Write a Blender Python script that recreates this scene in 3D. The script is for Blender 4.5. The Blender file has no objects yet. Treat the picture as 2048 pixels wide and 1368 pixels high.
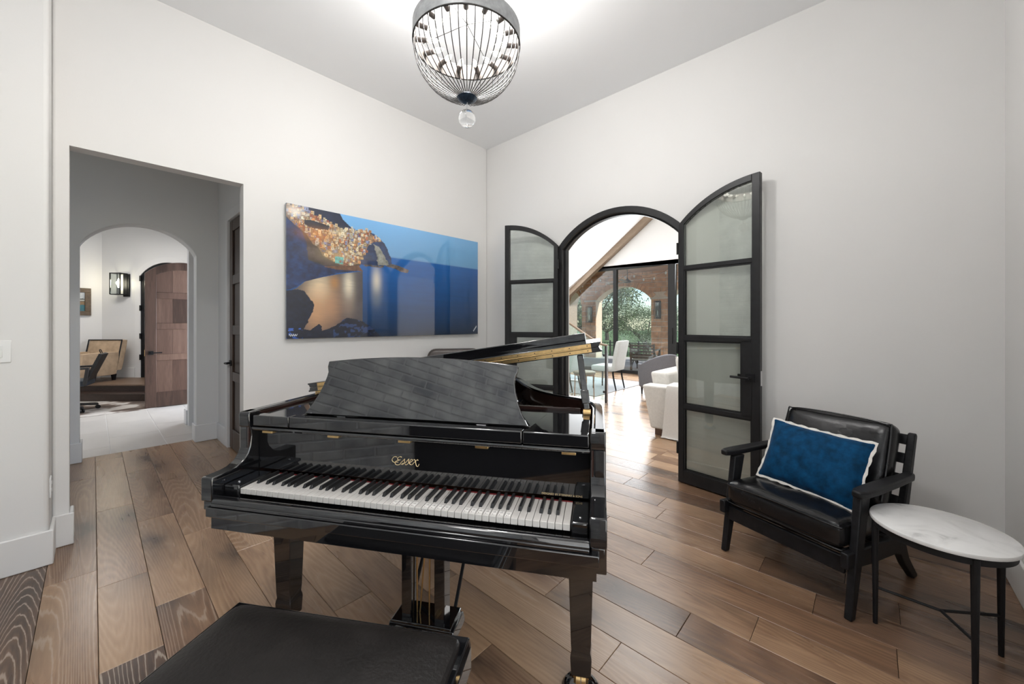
import bpy, bmesh, math, random
import numpy as np
from mathutils import Vector, Matrix
random.seed(7)
PI = math.pi
R = math.radians
SC = bpy.context.scene
COL = SC.collection

# ------------------------------------------------------------------ camera, world, lights, exposure
cam_d = bpy.data.cameras.new('camera'); cam = bpy.data.objects.new('camera', cam_d); COL.objects.link(cam)
cam_d.sensor_width = 36.0; cam_d.lens = 775.0 / 2048.0 * 36.0
cam_d.shift_x = 0.0; cam_d.shift_y = -37.0 / 2048.0
cam_d.clip_start = 0.02; cam_d.clip_end = 300
AZ = math.atan2(.6791, .7341)
cam.location = (0, 0, 1.36); cam.rotation_euler = (PI / 2, 0, AZ - PI / 2)
SC.camera = cam
FW = (math.cos(AZ), math.sin(AZ)); RT = (FW[1], -FW[0])
def CW(l, d): return (FW[0] * d + RT[0] * l, FW[1] * d + RT[1] * l)   # a point l metres to the right of and d metres along the foyer's axis

vs = SC.view_settings
SC.display_settings.display_device = 'sRGB'
vs.view_transform = 'Standard'; vs.look = 'None'; vs.gamma = 1.0; vs.use_curve_mapping = False
vs.exposure = -0.10

world = bpy.data.worlds.new('sky'); SC.world = world; world.use_nodes = True
wn = world.node_tree; wn.nodes.clear()
sky = wn.nodes.new('ShaderNodeTexSky'); sky.sky_type = 'NISHITA'; sky.sun_disc = False
sky.sun_elevation = R(40); sky.sun_rotation = R(160); sky.air_density = 1.0; sky.dust_density = 0.3; sky.ozone_density = 3.0
bg = wn.nodes.new('ShaderNodeBackground'); bg.inputs[1].default_value = 0.27
wo = wn.nodes.new('ShaderNodeOutputWorld')
wn.links.new(sky.outputs[0], bg.inputs[0]); wn.links.new(bg.outputs[0], wo.inputs[0])

def lamp(name, typ, loc, energy, color=(1, 1, 1), size=None, size_y=None, direction=None, spread=None, radius=None):
    d = bpy.data.lights.new(name, typ); d.energy = energy; d.color = color
    if size is not None and typ == 'AREA':
        d.size = size
        if size_y: d.shape = 'RECTANGLE'; d.size_y = size_y
        if spread: d.spread = spread
    if radius is not None: d.shadow_soft_size = radius
    o = bpy.data.objects.new(name, d); COL.objects.link(o); o.location = loc
    if direction is not None: o.rotation_euler = Vector(direction).to_track_quat('-Z', 'Y').to_euler()
    return o
sun = lamp('sun', 'SUN', (0, 0, 20), 6.0, (1, .95, .86), direction=(-.25, .8, -.62)); sun.data.angle = R(.6)
# daylight of the great glazing and the front door; the rest is added fill
lamp('back_fill', 'AREA', (.45, -.50, 1.55), 32, (1, .985, .965), 2.0, 2.3, (0, 1, .05))  # soft fill from behind the camera, set in an added window
lamp('ceiling_fill', 'AREA', (.1, 1.0, 3.56), 30, (1, .98, .955), .5, .5, (0, 0, -1))  # added overhead fill, no fitting modelled
lamp('daylight_great_glazing', 'AREA', (9.85, 4.4, 1.7), 360, (.93, .97, 1.0), 5.2, 2.4, (-1, -.12, .06))
lamp('great_room_fill', 'AREA', (6.2, 2.9, 4.6), 260, (1, .98, .95), 3.0, 3.0, (0, 0, -1))  # added fill under the vault
lamp('daylight_front_door', 'AREA', (2.25, 7.75, 1.3), 110, (.80, .88, 1.0), 1.2, 2.0, (-1, .05, -.12))
lamp('foyer_fill', 'AREA', CW(-6.9, 6.2) + (3.2,), 42, (1, .97, .93), 1.0, 1.0, (0, 0, -1))  # added fill to brighten the foyer

# ------------------------------------------------------------------ materials
MATS = {}
def nt_new(name):
    m = bpy.data.materials.new(name); m.use_nodes = True
    nt = m.node_tree; nt.nodes.clear()
    out = nt.nodes.new('ShaderNodeOutputMaterial')
    return m, nt, out
def N(nt, typ, **kw):
    n = nt.nodes.new(typ)
    for k, v in kw.items(): setattr(n, k, v)
    return n
def L(nt, a, b): nt.links.new(a, b)
def ramp(nt, stops, interp='LINEAR'):
    r = N(nt, 'ShaderNodeValToRGB'); cr = r.color_ramp; cr.interpolation = interp
    while len(cr.elements) > 1: cr.elements.remove(cr.elements[-1])
    cr.elements[0].position = stops[0][0]; cr.elements[0].color = tuple(stops[0][1]) + (1,)
    for p, c in stops[1:]:
        e = cr.elements.new(p); e.color = tuple(c) + (1,)
    return r
def pm(name, col, rough=.5, metal=0, ior=1.5, coat=0, coat_rough=.03, nscale=8, namt=.06, bscale=0, bstr=0, emit=None, estr=0, stretch=None, sheen=0, rvar=0):
    """Principled material with a noise-driven colour variation and optional bump."""
    if name in MATS: return MATS[name]
    m, nt, out = nt_new(name)
    p = N(nt, 'ShaderNodeBsdfPrincipled')
    p.inputs['Roughness'].default_value = rough; p.inputs['Metallic'].default_value = metal; p.inputs['IOR'].default_value = ior
    p.inputs['Coat Weight'].default_value = coat; p.inputs['Coat Roughness'].default_value = coat_rough
    if sheen: p.inputs['Sheen Weight'].default_value = sheen; p.inputs['Sheen Roughness'].default_value = .35
    tc = N(nt, 'ShaderNodeTexCoord'); mp = N(nt, 'ShaderNodeMapping')
    if stretch: mp.inputs['Scale'].default_value = stretch
    L(nt, tc.outputs['Object'], mp.inputs[0])
    nz = N(nt, 'ShaderNodeTexNoise'); nz.inputs['Scale'].default_value = nscale; nz.inputs['Detail'].default_value = 4
    L(nt, mp.outputs[0], nz.inputs[0])
    lo = [max(0, c * (1 - namt)) for c in col]; hi = [min(1, c * (1 + namt)) for c in col]
    rp = ramp(nt, [(.3, lo), (.7, hi)]); L(nt, nz.outputs[0], rp.inputs[0]); L(nt, rp.outputs[0], p.inputs['Base Color'])
    if rvar:
        mr = N(nt, 'ShaderNodeMapRange'); mr.inputs[3].default_value = rough - rvar; mr.inputs[4].default_value = rough + rvar
        L(nt, nz.outputs[0], mr.inputs[0]); L(nt, mr.outputs[0], p.inputs['Roughness'])
    if bstr:
        bn = N(nt, 'ShaderNodeTexNoise'); bn.inputs['Scale'].default_value = bscale; bn.inputs['Detail'].default_value = 5
        L(nt, mp.outputs[0], bn.inputs[0])
        bp = N(nt, 'ShaderNodeBump'); bp.inputs['Strength'].default_value = bstr; bp.inputs['Distance'].default_value = .004
        L(nt, bn.outputs[0], bp.inputs['Height']); L(nt, bp.outputs[0], p.inputs['Normal'])
    if emit: p.inputs['Emission Color'].default_value = tuple(emit) + (1,); p.inputs['Emission Strength'].default_value = estr
    L(nt, p.outputs[0], out.inputs[0]); MATS[name] = m
    return m
def glass_mat(name, tint, base=.04, boost=.6, rough=0.0):
    m, nt, out = nt_new(name)
    tr = N(nt, 'ShaderNodeBsdfTransparent'); tr.inputs[0].default_value = tuple(tint) + (1,)
    gl = N(nt, 'ShaderNodeBsdfGlossy'); gl.inputs['Roughness'].default_value = rough
    fr = N(nt, 'ShaderNodeLayerWeight'); fr.inputs[0].default_value = .35
    ma = N(nt, 'ShaderNodeMath', operation='MULTIPLY_ADD'); ma.inputs[1].default_value = boost; ma.inputs[2].default_value = base
    L(nt, fr.outputs['Fresnel'], ma.inputs[0])
    mx = N(nt, 'ShaderNodeMixShader'); L(nt, ma.outputs[0], mx.inputs[0]); L(nt, tr.outputs[0], mx.inputs[1]); L(nt, gl.outputs[0], mx.inputs[2])
    L(nt, mx.outputs[0], out.inputs[0]); return m
def wood_mat(name, stops, rough=.4, scale=1.0, knots=False, use_obj_color=False, ior=1.45, axis='Y', bump=.15):
    """Wood with long grain along one object axis; tone per object from Object Info."""
    m, nt, out = nt_new(name)
    p = N(nt, 'ShaderNodeBsdfPrincipled'); p.inputs['Roughness'].default_value = rough; p.inputs['IOR'].default_value = ior
    oi = N(nt, 'ShaderNodeObjectInfo'); tc = N(nt, 'ShaderNodeTexCoord')
    off = N(nt, 'ShaderNodeVectorMath', operation='ADD'); cmb = N(nt, 'ShaderNodeCombineXYZ')
    mul = N(nt, 'ShaderNodeMath', operation='MULTIPLY'); mul.inputs[1].default_value = 37.0
    L(nt, oi.outputs['Random'], mul.inputs[0])
    for i in range(3): L(nt, mul.outputs[0], cmb.inputs[i])
    L(nt, tc.outputs['Object'], off.inputs[0]); L(nt, cmb.outputs[0], off.inputs[1])
    s = {'X': (1.2, 14, 14), 'Y': (14, 1.2, 14), 'Z': (14, 14, 1.2)}[axis]
    def mapped(k):
        mp = N(nt, 'ShaderNodeMapping'); mp.inputs['Scale'].default_value = [v * k * scale for v in s]; L(nt, off.outputs[0], mp.inputs[0]); return mp
    fine = N(nt, 'ShaderNodeTexNoise'); fine.inputs['Scale'].default_value = 7; fine.inputs['Detail'].default_value = 6; L(nt, mapped(1.0).outputs[0], fine.inputs[0])
    big = N(nt, 'ShaderNodeTexNoise'); big.inputs['Scale'].default_value = .9; big.inputs['Detail'].default_value = 3; L(nt, mapped(.35).outputs[0], big.inputs[0])
    wv = N(nt, 'ShaderNodeTexNoise'); wv.inputs['Scale'].default_value = 1.0; wv.inputs['Detail'].default_value = 1; L(nt, mapped(.22).outputs[0], wv.inputs[0])
    ringm = N(nt, 'ShaderNodeMath', operation='MULTIPLY'); ringm.inputs[1].default_value = 400 if knots else 95; L(nt, wv.outputs[0], ringm.inputs[0])
    ringa = N(nt, 'ShaderNodeMath', operation='MULTIPLY_ADD'); ringa.inputs[1].default_value = 4; L(nt, fine.outputs[0], ringa.inputs[0]); L(nt, ringm.outputs[0], ringa.inputs[2])
    rings = N(nt, 'ShaderNodeMath', operation='SINE'); L(nt, ringa.outputs[0], rings.inputs[0])
    tone = oi.outputs['Color'] if use_obj_color else None
    sep = N(nt, 'ShaderNodeSeparateColor')
    if use_obj_color: L(nt, tone, sep.inputs[0])
    # tone = base + big noise + fine noise
    a = N(nt, 'ShaderNodeMath', operation='MULTIPLY_ADD'); a.inputs[1].default_value = .75 if knots else .55; L(nt, big.outputs[0], a.inputs[0])
    if use_obj_color: L(nt, sep.outputs[0], a.inputs[2])
    else:
        mm = N(nt, 'ShaderNodeMath', operation='MULTIPLY'); mm.inputs[1].default_value = .45; L(nt, oi.outputs['Random'], mm.inputs[0]); L(nt, mm.outputs[0], a.inputs[2])
    b = N(nt, 'ShaderNodeMath', operation='MULTIPLY_ADD'); b.inputs[1].default_value = .30; L(nt, fine.outputs[0], b.inputs[0]); L(nt, a.outputs[0], b.inputs[2])
    c = N(nt, 'ShaderNodeMath', operation='MULTIPLY_ADD'); c.inputs[1].default_value = .05 if knots else .035; L(nt, rings.outputs[0], c.inputs[0]); L(nt, b.outputs[0], c.inputs[2])
    d = N(nt, 'ShaderNodeMath', operation='SUBTRACT'); d.inputs[1].default_value = .47 if knots else .42; L(nt, c.outputs[0], d.inputs[0])
    rp = ramp(nt, stops); L(nt, d.outputs[0], rp.inputs[0]); colr = rp.outputs[0]
    if knots:
        vo = N(nt, 'ShaderNodeTexVoronoi', voronoi_dimensions='2D'); vo.inputs['Scale'].default_value = .42
        mk = N(nt, 'ShaderNodeMapping'); mk.inputs['Scale'].default_value = (4.4, 1.9, .01); L(nt, off.outputs[0], mk.inputs[0])
        nzk = N(nt, 'ShaderNodeTexNoise'); nzk.inputs['Scale'].default_value = 3.0; L(nt, mk.outputs[0], nzk.inputs[0])
        vm = N(nt, 'ShaderNodeVectorMath', operation='MULTIPLY_ADD'); vm.inputs[1].default_value = (.5, .5, 0); L(nt, nzk.outputs['Color'], vm.inputs[0]); L(nt, mk.outputs[0], vm.inputs[2])
        L(nt, vm.outputs[0], vo.inputs[0])
        kr = ramp(nt, [(.0, (1,) * 3), (.05, (.85,) * 3), (.14, (.42,) * 3), (.36, (0,) * 3)]); L(nt, vo.outputs['Distance'], kr.inputs[0])
        kf = N(nt, 'ShaderNodeMath', operation='MULTIPLY'); kf.inputs[1].default_value = .95; L(nt, kr.outputs[0], kf.inputs[0])
        mk2 = N(nt, 'ShaderNodeMix', data_type='RGBA'); mk2.inputs[7].default_value = (.055, .036, .026, 1)
        L(nt, kf.outputs[0], mk2.inputs[0]); L(nt, colr, mk2.inputs[6]); colr = mk2.outputs[2]
        # pale limed grain lines on the planks that have them (green channel of the object colour)
        lr = ramp(nt, [(.72, (0,) * 3), (1, (.8,) * 3)]); L(nt, rings.outputs[0], lr.inputs[0])
        lf = N(nt, 'ShaderNodeMath', operation='MULTIPLY'); L(nt, lr.outputs[0], lf.inputs[0]); L(nt, sep.outputs[1], lf.inputs[1])
        lm = N(nt, 'ShaderNodeMix', data_type='RGBA'); lm.inputs[7].default_value = (.46, .38, .31, 1)
        L(nt, lf.outputs[0], lm.inputs[0]); L(nt, colr, lm.inputs[6]); colr = lm.outputs[2]
    L(nt, colr, p.inputs['Base Color'])
    bp = N(nt, 'ShaderNodeBump'); bp.inputs['Strength'].default_value = bump; bp.inputs['Distance'].default_value = .0015
    L(nt, fine.outputs[0], bp.inputs['Height']); L(nt, bp.outputs[0], p.inputs['Normal'])
    rr = N(nt, 'ShaderNodeMapRange'); rr.inputs[3].default_value = rough - .07; rr.inputs[4].default_value = rough + .09; L(nt, big.outputs[0], rr.inputs[0]); L(nt, rr.outputs[0], p.inputs['Roughness'])
    L(nt, p.outputs[0], out.inputs[0]); return m
def attr_mat(name, rough=.08, coat=1.0):
    m, nt, out = nt_new(name)
    p = N(nt, 'ShaderNodeBsdfPrincipled'); p.inputs['Roughness'].default_value = .35
    p.inputs['Coat Weight'].default_value = coat; p.inputs['Coat Roughness'].default_value = rough; p.inputs['Coat IOR'].default_value = 1.7
    a = N(nt, 'ShaderNodeVertexColor', layer_name='print'); L(nt, a.outputs[0], p.inputs['Base Color']); L(nt, p.outputs[0], out.inputs[0]); return m

M_WALL = pm('painted_plaster', (.76, .75, .735), .6, nscale=1.5, namt=.012, bscale=160, bstr=.05)
M_CEIL = pm('ceiling_paint', (.91, .92, .93), .7, nscale=1.2, namt=.01)
M_TRIM = pm('trim_paint', (.78, .77, .755), .35, nscale=3, namt=.012)
M_JAMB = pm('grey_jamb_paint', (.52, .52, .52), .4, nscale=3, namt=.02)
M_BRICK = pm('whitewashed_brick', (.66, .71, .78), .8, nscale=4.5, namt=.45, bscale=40, bstr=.3)
M_MORTAR = pm('whitewashed_mortar', (.70, .72, .75), .85, nscale=30, namt=.05)
PL_STOPS = [(0, (.070, .042, .029)), (.25, (.185, .105, .062)), (.5, (.335, .210, .125)), (.75, (.45, .30, .185)), (1, (.53, .385, .26))]
M_PLANK = wood_mat('oak_plank', PL_STOPS, .27, 1.0, True, True, ior=1.52)
M_SUB = pm('subfloor_shadow', (.02, .014, .01), .9)
M_TILE = pm('limestone_tile', (.57, .53, .485), .4, nscale=3, namt=.07, stretch=(1, .3, 1), bscale=40, bstr=.08)
M_GROUT = pm('tile_grout', (.82, .80, .77), .8)
M_PIANO = pm('black_polyester', (.006, .006, .007), .035, ior=1.85, nscale=3, namt=.1)
M_PIANO_IN = pm('dark_mahogany_rim', (.030, .014, .011), .12, ior=1.7, nscale=20, namt=.3, stretch=(1, 1, 6))
M_IVORY = pm('white_key_acrylic', (.54, .515, .49), .25, nscale=4, namt=.015)
M_EBONY = pm('black_key', (.010, .010, .011), .35, ior=1.5, nscale=30, namt=.2)
M_BRASS = pm('brass', (.74, .50, .23), .28, 1.0, nscale=40, namt=.12)
M_GOLD = pm('gilt_lettering', (.86, .66, .38), .35, .6, nscale=60, namt=.05)
M_FELT = pm('red_felt', (.16, .008, .012), .95, nscale=80, namt=.2)
M_PLATE = pm('bronze_iron_plate', (.10, .065, .03), .5, .4, nscale=30, namt=.1)
M_CHROME = pm('polished_metal', (.75, .75, .77), .15, 1.0, nscale=20, namt=.05)
M_INK = pm('sticker_ink', (.06, .05, .05), .6)
M_LEATHER = pm('black_leather', (.007, .007, .008), .25, ior=1.46, nscale=9, namt=.35, bscale=16, bstr=.75, rvar=.08)
M_BENCHL = pm('bench_leather', (.008, .0065, .006), .42, ior=1.33, nscale=14, namt=.3, bscale=90, bstr=.25, rvar=.06)
M_DKWOOD = pm('blackened_wood', (.010, .010, .0115), .45, ior=1.33, nscale=30, namt=.4, stretch=(1, 6, 1), bscale=60, bstr=.15)
M_STEEL = pm('blackened_steel', (.017, .017, .018), .42, 0, ior=1.38, nscale=20, namt=.15)
M_VELVET = pm('blue_velvet', (.001, .040, .105), .8, ior=1.25, nscale=26, namt=.4, bscale=30, bstr=.5, sheen=.12)
M_PIPING = pm('cream_trim', (.78, .75, .70), .8, nscale=60, namt=.06)
M_BLKMETAL = pm('black_metal', (.009, .009, .010), .5, 0, ior=1.35, nscale=20, namt=.2)
M_BROWNL = pm('brown_leather', (.055, .042, .036), .38, nscale=8, namt=.25, bscale=40, bstr=.25)
M_PLASTIC = pm('white_plastic', (.80, .80, .79), .35, nscale=5, namt=.01)
M_RINGM = pm('hammered_grey_metal', (.32, .33, .335), .5, .5, nscale=24, namt=.18, bscale=70, bstr=.4)
M_WIRE = pm('dark_wire', (.045, .042, .04), .4, .6, nscale=40, namt=.2)
M_HUB = pm('blue_black_hub', (.02, .035, .06), .3, .6, nscale=60, namt=.5, bscale=120, bstr=.6)
M_SOCK = pm('nickel_socket', (.20, .18, .17), .5, .3, nscale=30, namt=.1)
M_BULB = pm('lit_bulb', (1, .95, .88), .3, emit=(1, .94, .86), estr=2.6)
M_SCBULB = pm('lit_sconce_bulb', (1, .95, .85), .3, emit=(1, .93, .70), estr=22)
M_DOORW = wood_mat('alder_door', [(0, (.045, .025, .018)), (.3, (.11, .062, .045)), (.6, (.19, .115, .083)), (1, (.30, .20, .15))], .35, .8, False, False, axis='Z')
M_HALLDOOR = wood_mat('dark_stained_door', [(0, (.045, .028, .021)), (.5, (.085, .054, .04)), (1, (.14, .092, .068))], .4, .8, False, False, axis='Z')
M_STEP = wood_mat('dark_step_wood', [(0, (.045, .028, .022)), (.5, (.10, .064, .05)), (1, (.17, .12, .095))], .35, .7, False, False, axis='X')
M_LAND = wood_mat('landing_wood', [(0, (.16, .10, .065)), (.5, (.26, .17, .11)), (1, (.36, .25, .17))], .4, .7, False, False, axis='X')
M_TAN = pm('tan_suede', (.50, .36, .235), .75, nscale=10, namt=.16, bscale=60, bstr=.2)
M_OFFICE = pm('dark_driftwood', (.024, .021, .020), .5, nscale=20, namt=.5, stretch=(6, 6, 1))
M_SOFA = pm('cream_linen', (.66, .64, .605), .9, nscale=40, namt=.05, bscale=240, bstr=.3)
M_THROW = pm('ivory_knit', (.72, .70, .67), .95, nscale=60, namt=.05, bscale=150, bstr=.7, stretch=(1, 1, 3))
M_GREYF = pm('grey_upholstery', (.17, .17, .19), .85, nscale=60, namt=.08, bscale=200, bstr=.2)
M_DINE = pm('pale_chair_linen', (.58, .59, .58), .85, nscale=40, namt=.06, bscale=200, bstr=.2)
M_BEAM = wood_mat('pale_beam', [(0, (.22, .16, .11)), (.5, (.36, .27, .20)), (1, (.48, .38, .30))], .6, .7, False, False, axis='Y')
M_STONE = pm('brown_sandstone', (.54, .26, .125), .9, nscale=5, namt=.32, bscale=25, bstr=.9)
M_STONEB = pm('pale_sandstone', (.66, .36, .20), .9, nscale=5, namt=.3, bscale=25, bstr=.9)
M_STMORT = pm('stone_mortar', (.66, .52, .41), .95, nscale=20, namt=.1)
M_CAP = pm('cast_stone', (.58, .49, .41), .8, nscale=10, namt=.08)
M_SOFFIT = pm('soffit_boards', (.42, .20, .10), .6, nscale=3, namt=.15, stretch=(1, 8, 1))
M_PAVE = pm('patio_paving', (.52, .49, .46), .8, nscale=4, namt=.1)
M_GRASS = pm('lawn_grass', (.11, .19, .05), .95, nscale=2.5, namt=.45, bscale=20, bstr=.8)
M_LEAF = pm('oak_leaves', (.13, .19, .085), .6, nscale=1.8, namt=.55)
M_LEAF2 = pm('sage_leaves', (.22, .27, .17), .6, nscale=2, namt=.5)
M_BARK = pm('oak_bark', (.06, .045, .035), .9, nscale=12, namt=.4, bscale=30, bstr=.8)
M_STONETOP = None
M_GLASS_DOOR = glass_mat('greenish_pane', (.95, .97, .945), .09, .55)
M_GLASS_CLR = glass_mat('clear_pane', (.93, .96, .955), .02, .5)
M_GLASS_RAIL = glass_mat('rail_glass', (.86, .94, .93), .05, .6)
M_CRYSTAL = None

def crystal():
    m, nt, out = nt_new('crystal_ball')
    p = N(nt, 'ShaderNodeBsdfPrincipled'); p.inputs['Transmission Weight'].default_value = .92; p.inputs['Roughness'].default_value = .02; p.inputs['IOR'].default_value = 1.45
    tc = N(nt, 'ShaderNodeTexCoord'); nz = N(nt, 'ShaderNodeTexVoronoi'); nz.inputs['Scale'].default_value = 60; L(nt, tc.outputs['Object'], nz.inputs[0])
    rp = ramp(nt, [(0, (1, 1, 1)), (.3, (.93, .94, .95))]); L(nt, nz.outputs[0], rp.inputs[0]); L(nt, rp.outputs[0], p.inputs['Base Color'])
    bp = N(nt, 'ShaderNodeBump'); bp.inputs['Strength'].default_value = .12; L(nt, nz.outputs[0], bp.inputs['Height']); L(nt, bp.outputs[0], p.inputs['Normal'])
    L(nt, p.outputs[0], out.inputs[0]); return m
M_CRYSTAL = crystal()
def marble():
    m, nt, out = nt_new('white_marble')
    p = N(nt, 'ShaderNodeBsdfPrincipled'); p.inputs['Roughness'].default_value = .25
    tc = N(nt, 'ShaderNodeTexCoord'); nz = N(nt, 'ShaderNodeTexNoise'); nz.inputs['Scale'].default_value = 6; nz.inputs['Detail'].default_value = 8; nz.inputs['Distortion'].default_value = 1.3
    L(nt, tc.outputs['Object'], nz.inputs[0])
    rp = ramp(nt, [(.30, (.45, .45, .45)), (.40, (.70, .695, .685)), (.55, (.78, .775, .765)), (.75, (.80, .795, .785))]); L(nt, nz.outputs[0], rp.inputs[0])
    L(nt, rp.outputs[0], p.inputs['Base Color']); L(nt, p.outputs[0], out.inputs[0]); return m
M_MARBLE = marble()
def cowhide():
    m, nt, out = nt_new('cowhide')
    p = N(nt, 'ShaderNodeBsdfPrincipled'); p.inputs['Roughness'].default_value = .85
    tc = N(nt, 'ShaderNodeTexCoord'); nz = N(nt, 'ShaderNodeTexNoise'); nz.inputs['Scale'].default_value = 2.2; nz.inputs['Detail'].default_value = 3
    L(nt, tc.outputs['Object'], nz.inputs[0])
    rp = ramp(nt, [(.44, (.10, .07, .055)), (.50, (.20, .15, .12)), (.56, (.62, .57, .52))]); L(nt, nz.outputs[0], rp.inputs[0])
    L(nt, rp.outputs[0], p.inputs['Base Color']); L(nt, p.outputs[0], out.inputs[0]); return m
M_COW = cowhide()

# ------------------------------------------------------------------ mesh helpers
class MB:
    def __init__(self): self.v = []; self.f = []
    def add(self, vs, fs):
        b = len(self.v); self.v.extend([tuple(x) for x in vs]); self.f.extend([tuple(b + i for i in f) for f in fs]); return self
    def box(self, x0, x1, y0, y1, z0, z1):
        return self.add([(x0, y0, z0), (x1, y0, z0), (x1, y1, z0), (x0, y1, z0), (x0, y0, z1), (x1, y0, z1), (x1, y1, z1), (x0, y1, z1)],
                        [(0, 3, 2, 1), (4, 5, 6, 7), (0, 1, 5, 4), (1, 2, 6, 5), (2, 3, 7, 6), (3, 0, 4, 7)])
    def hexa(self, bot, top):   # two quads of 4 points
        return self.add(list(bot) + list(top), [(0, 3, 2, 1), (4, 5, 6, 7), (0, 1, 5, 4), (1, 2, 6, 5), (2, 3, 7, 6), (3, 0, 4, 7)])
    def beam(self, a, b, w, t, up=(0, 0, 1)):   # bar from a to b, w across, t thick
        a = Vector(a); b = Vector(b); d = (b - a).normalized(); u = Vector(up)
        s = d.cross(u)
        if s.length < 1e-4: s = d.cross(Vector((1, 0, 0)))
        s.normalize(); n = s.cross(d).normalized(); s *= w / 2; n *= t / 2
        return self.hexa([a - s - n, a + s - n, a + s + n, a - s + n], [b - s - n, b + s - n, b + s + n, b - s + n])
    def prism(self, poly, fn, d0, d1):          # poly: 2-d outline (ccw), fn(u, v, d) -> xyz
        n = len(poly)
        vs = [fn(u, v, d0) for u, v in poly] + [fn(u, v, d1) for u, v in poly]
        fs = [tuple(range(n - 1, -1, -1)), tuple(range(n, 2 * n))] + [(i, (i + 1) % n, n + (i + 1) % n, n + i) for i in range(n)]
        return self.add(vs, fs)
    def tube(self, pts, r, seg=8, closed=False, r2=None):
        pts = [Vector(p) for p in pts]; n = len(pts); vs = []; prev = None
        for i, p in enumerate(pts):
            if closed: d = pts[(i + 1) % n] - pts[i - 1]
            else: d = pts[min(i + 1, n - 1)] - pts[max(i - 1, 0)]
            d.normalize()
            if prev is None:
                s = d.cross(Vector((0, 0, 1)))
                if s.length < 1e-3: s = d.cross(Vector((1, 0, 0)))
            else:
                s = prev - d * prev.dot(d)
            s.normalize(); prev = s; t = d.cross(s)
            rr = r if r2 is None else r + (r2 - r) * i / (n - 1)
            for k in range(seg):
                a = 2 * PI * k / seg; vs.append(p + s * (rr * math.cos(a)) + t * (rr * math.sin(a)))
        fs = []
        for i in range(n if closed else n - 1):
            j = (i + 1) % n
            for k in range(seg):
                k2 = (k + 1) % seg; fs.append((i * seg + k, i * seg + k2, j * seg + k2, j * seg + k))
        if not closed: fs += [tuple(range(seg - 1, -1, -1)), tuple((n - 1) * seg + k for k in range(seg))]
        return self.add(vs, fs)
    def lathe(self, prof, c=(0, 0, 0), seg=24, cap=True):   # prof: (r, z) from bottom up
        n = len(prof); vs = []
        for r, z in prof:
            for k in range(seg):
                a = 2 * PI * k / seg; vs.append((c[0] + r * math.cos(a), c[1] + r * math.sin(a), c[2] + z))
        fs = [(i * seg + k, i * seg + (k + 1) % seg, (i + 1) * seg + (k + 1) % seg, (i + 1) * seg + k) for i in range(n - 1) for k in range(seg)]
        if cap: fs += [tuple(range(seg - 1, -1, -1)), tuple((n - 1) * seg + k for k in range(seg))]
        return self.add(vs, fs)
    def xf(self, fn): self.v = [tuple(fn(*p)) for p in self.v]; return self
    def build(self, name, mat, parent=None, loc=(0, 0, 0), rotz=0, smooth=True, bevel=0, seg=2, subd=0, angle=35, fix=True):
        me = bpy.data.meshes.new(name); me.from_pydata(self.v, [], self.f)
        if fix and len(self.f) < 60000:
            bm = bmesh.new(); bm.from_mesh(me); bmesh.ops.recalc_face_normals(bm, faces=bm.faces); bm.to_mesh(me); bm.free()
        me.materials.append(mat)
        if smooth:
            me.polygons.foreach_set('use_smooth', [True] * len(me.polygons)); me.set_sharp_from_angle(angle=R(angle))
        o = bpy.data.objects.new(name, me); COL.objects.link(o); o.location = loc; o.rotation_euler = (0, 0, rotz)
        if parent: o.parent = parent
        if bevel:
            b = o.modifiers.new('bevel', 'BEVEL'); b.width = bevel; b.segments = seg; b.limit_method = 'ANGLE'; b.angle_limit = R(32); b.use_clamp_overlap = True
        if subd:
            s = o.modifiers.new('subsurf', 'SUBSURF'); s.levels = subd; s.render_levels = subd
        return o
def tag(o, label=None, cat=None, group=None, kind=None):
    if label: o['label'] = label
    if cat: o['category'] = cat
    if group: o['group'] = group
    if kind: o['kind'] = kind
    return o
def thing(name, label, cat, loc=(0, 0, 0), rotz=0, group=None, kind=None):
    o = bpy.data.objects.new(name, None); COL.objects.link(o); o.location = loc; o.rotation_euler = (0, 0, rotz); o.empty_display_size = .1
    return tag(o, label, cat, group, kind)
def dup(o, parent=None, loc=None, rotz=None):
    c = o.copy(); COL.objects.link(c)
    if parent is not None: c.parent = parent
    if loc is not None: c.location = loc
    if rotz is not None: c.rotation_euler = (0, 0, rotz)
    for ch in list(o.children): dup(ch, c)
    return c
def struct(o, label, cat): return tag(o, label, cat, None, 'structure')
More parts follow.
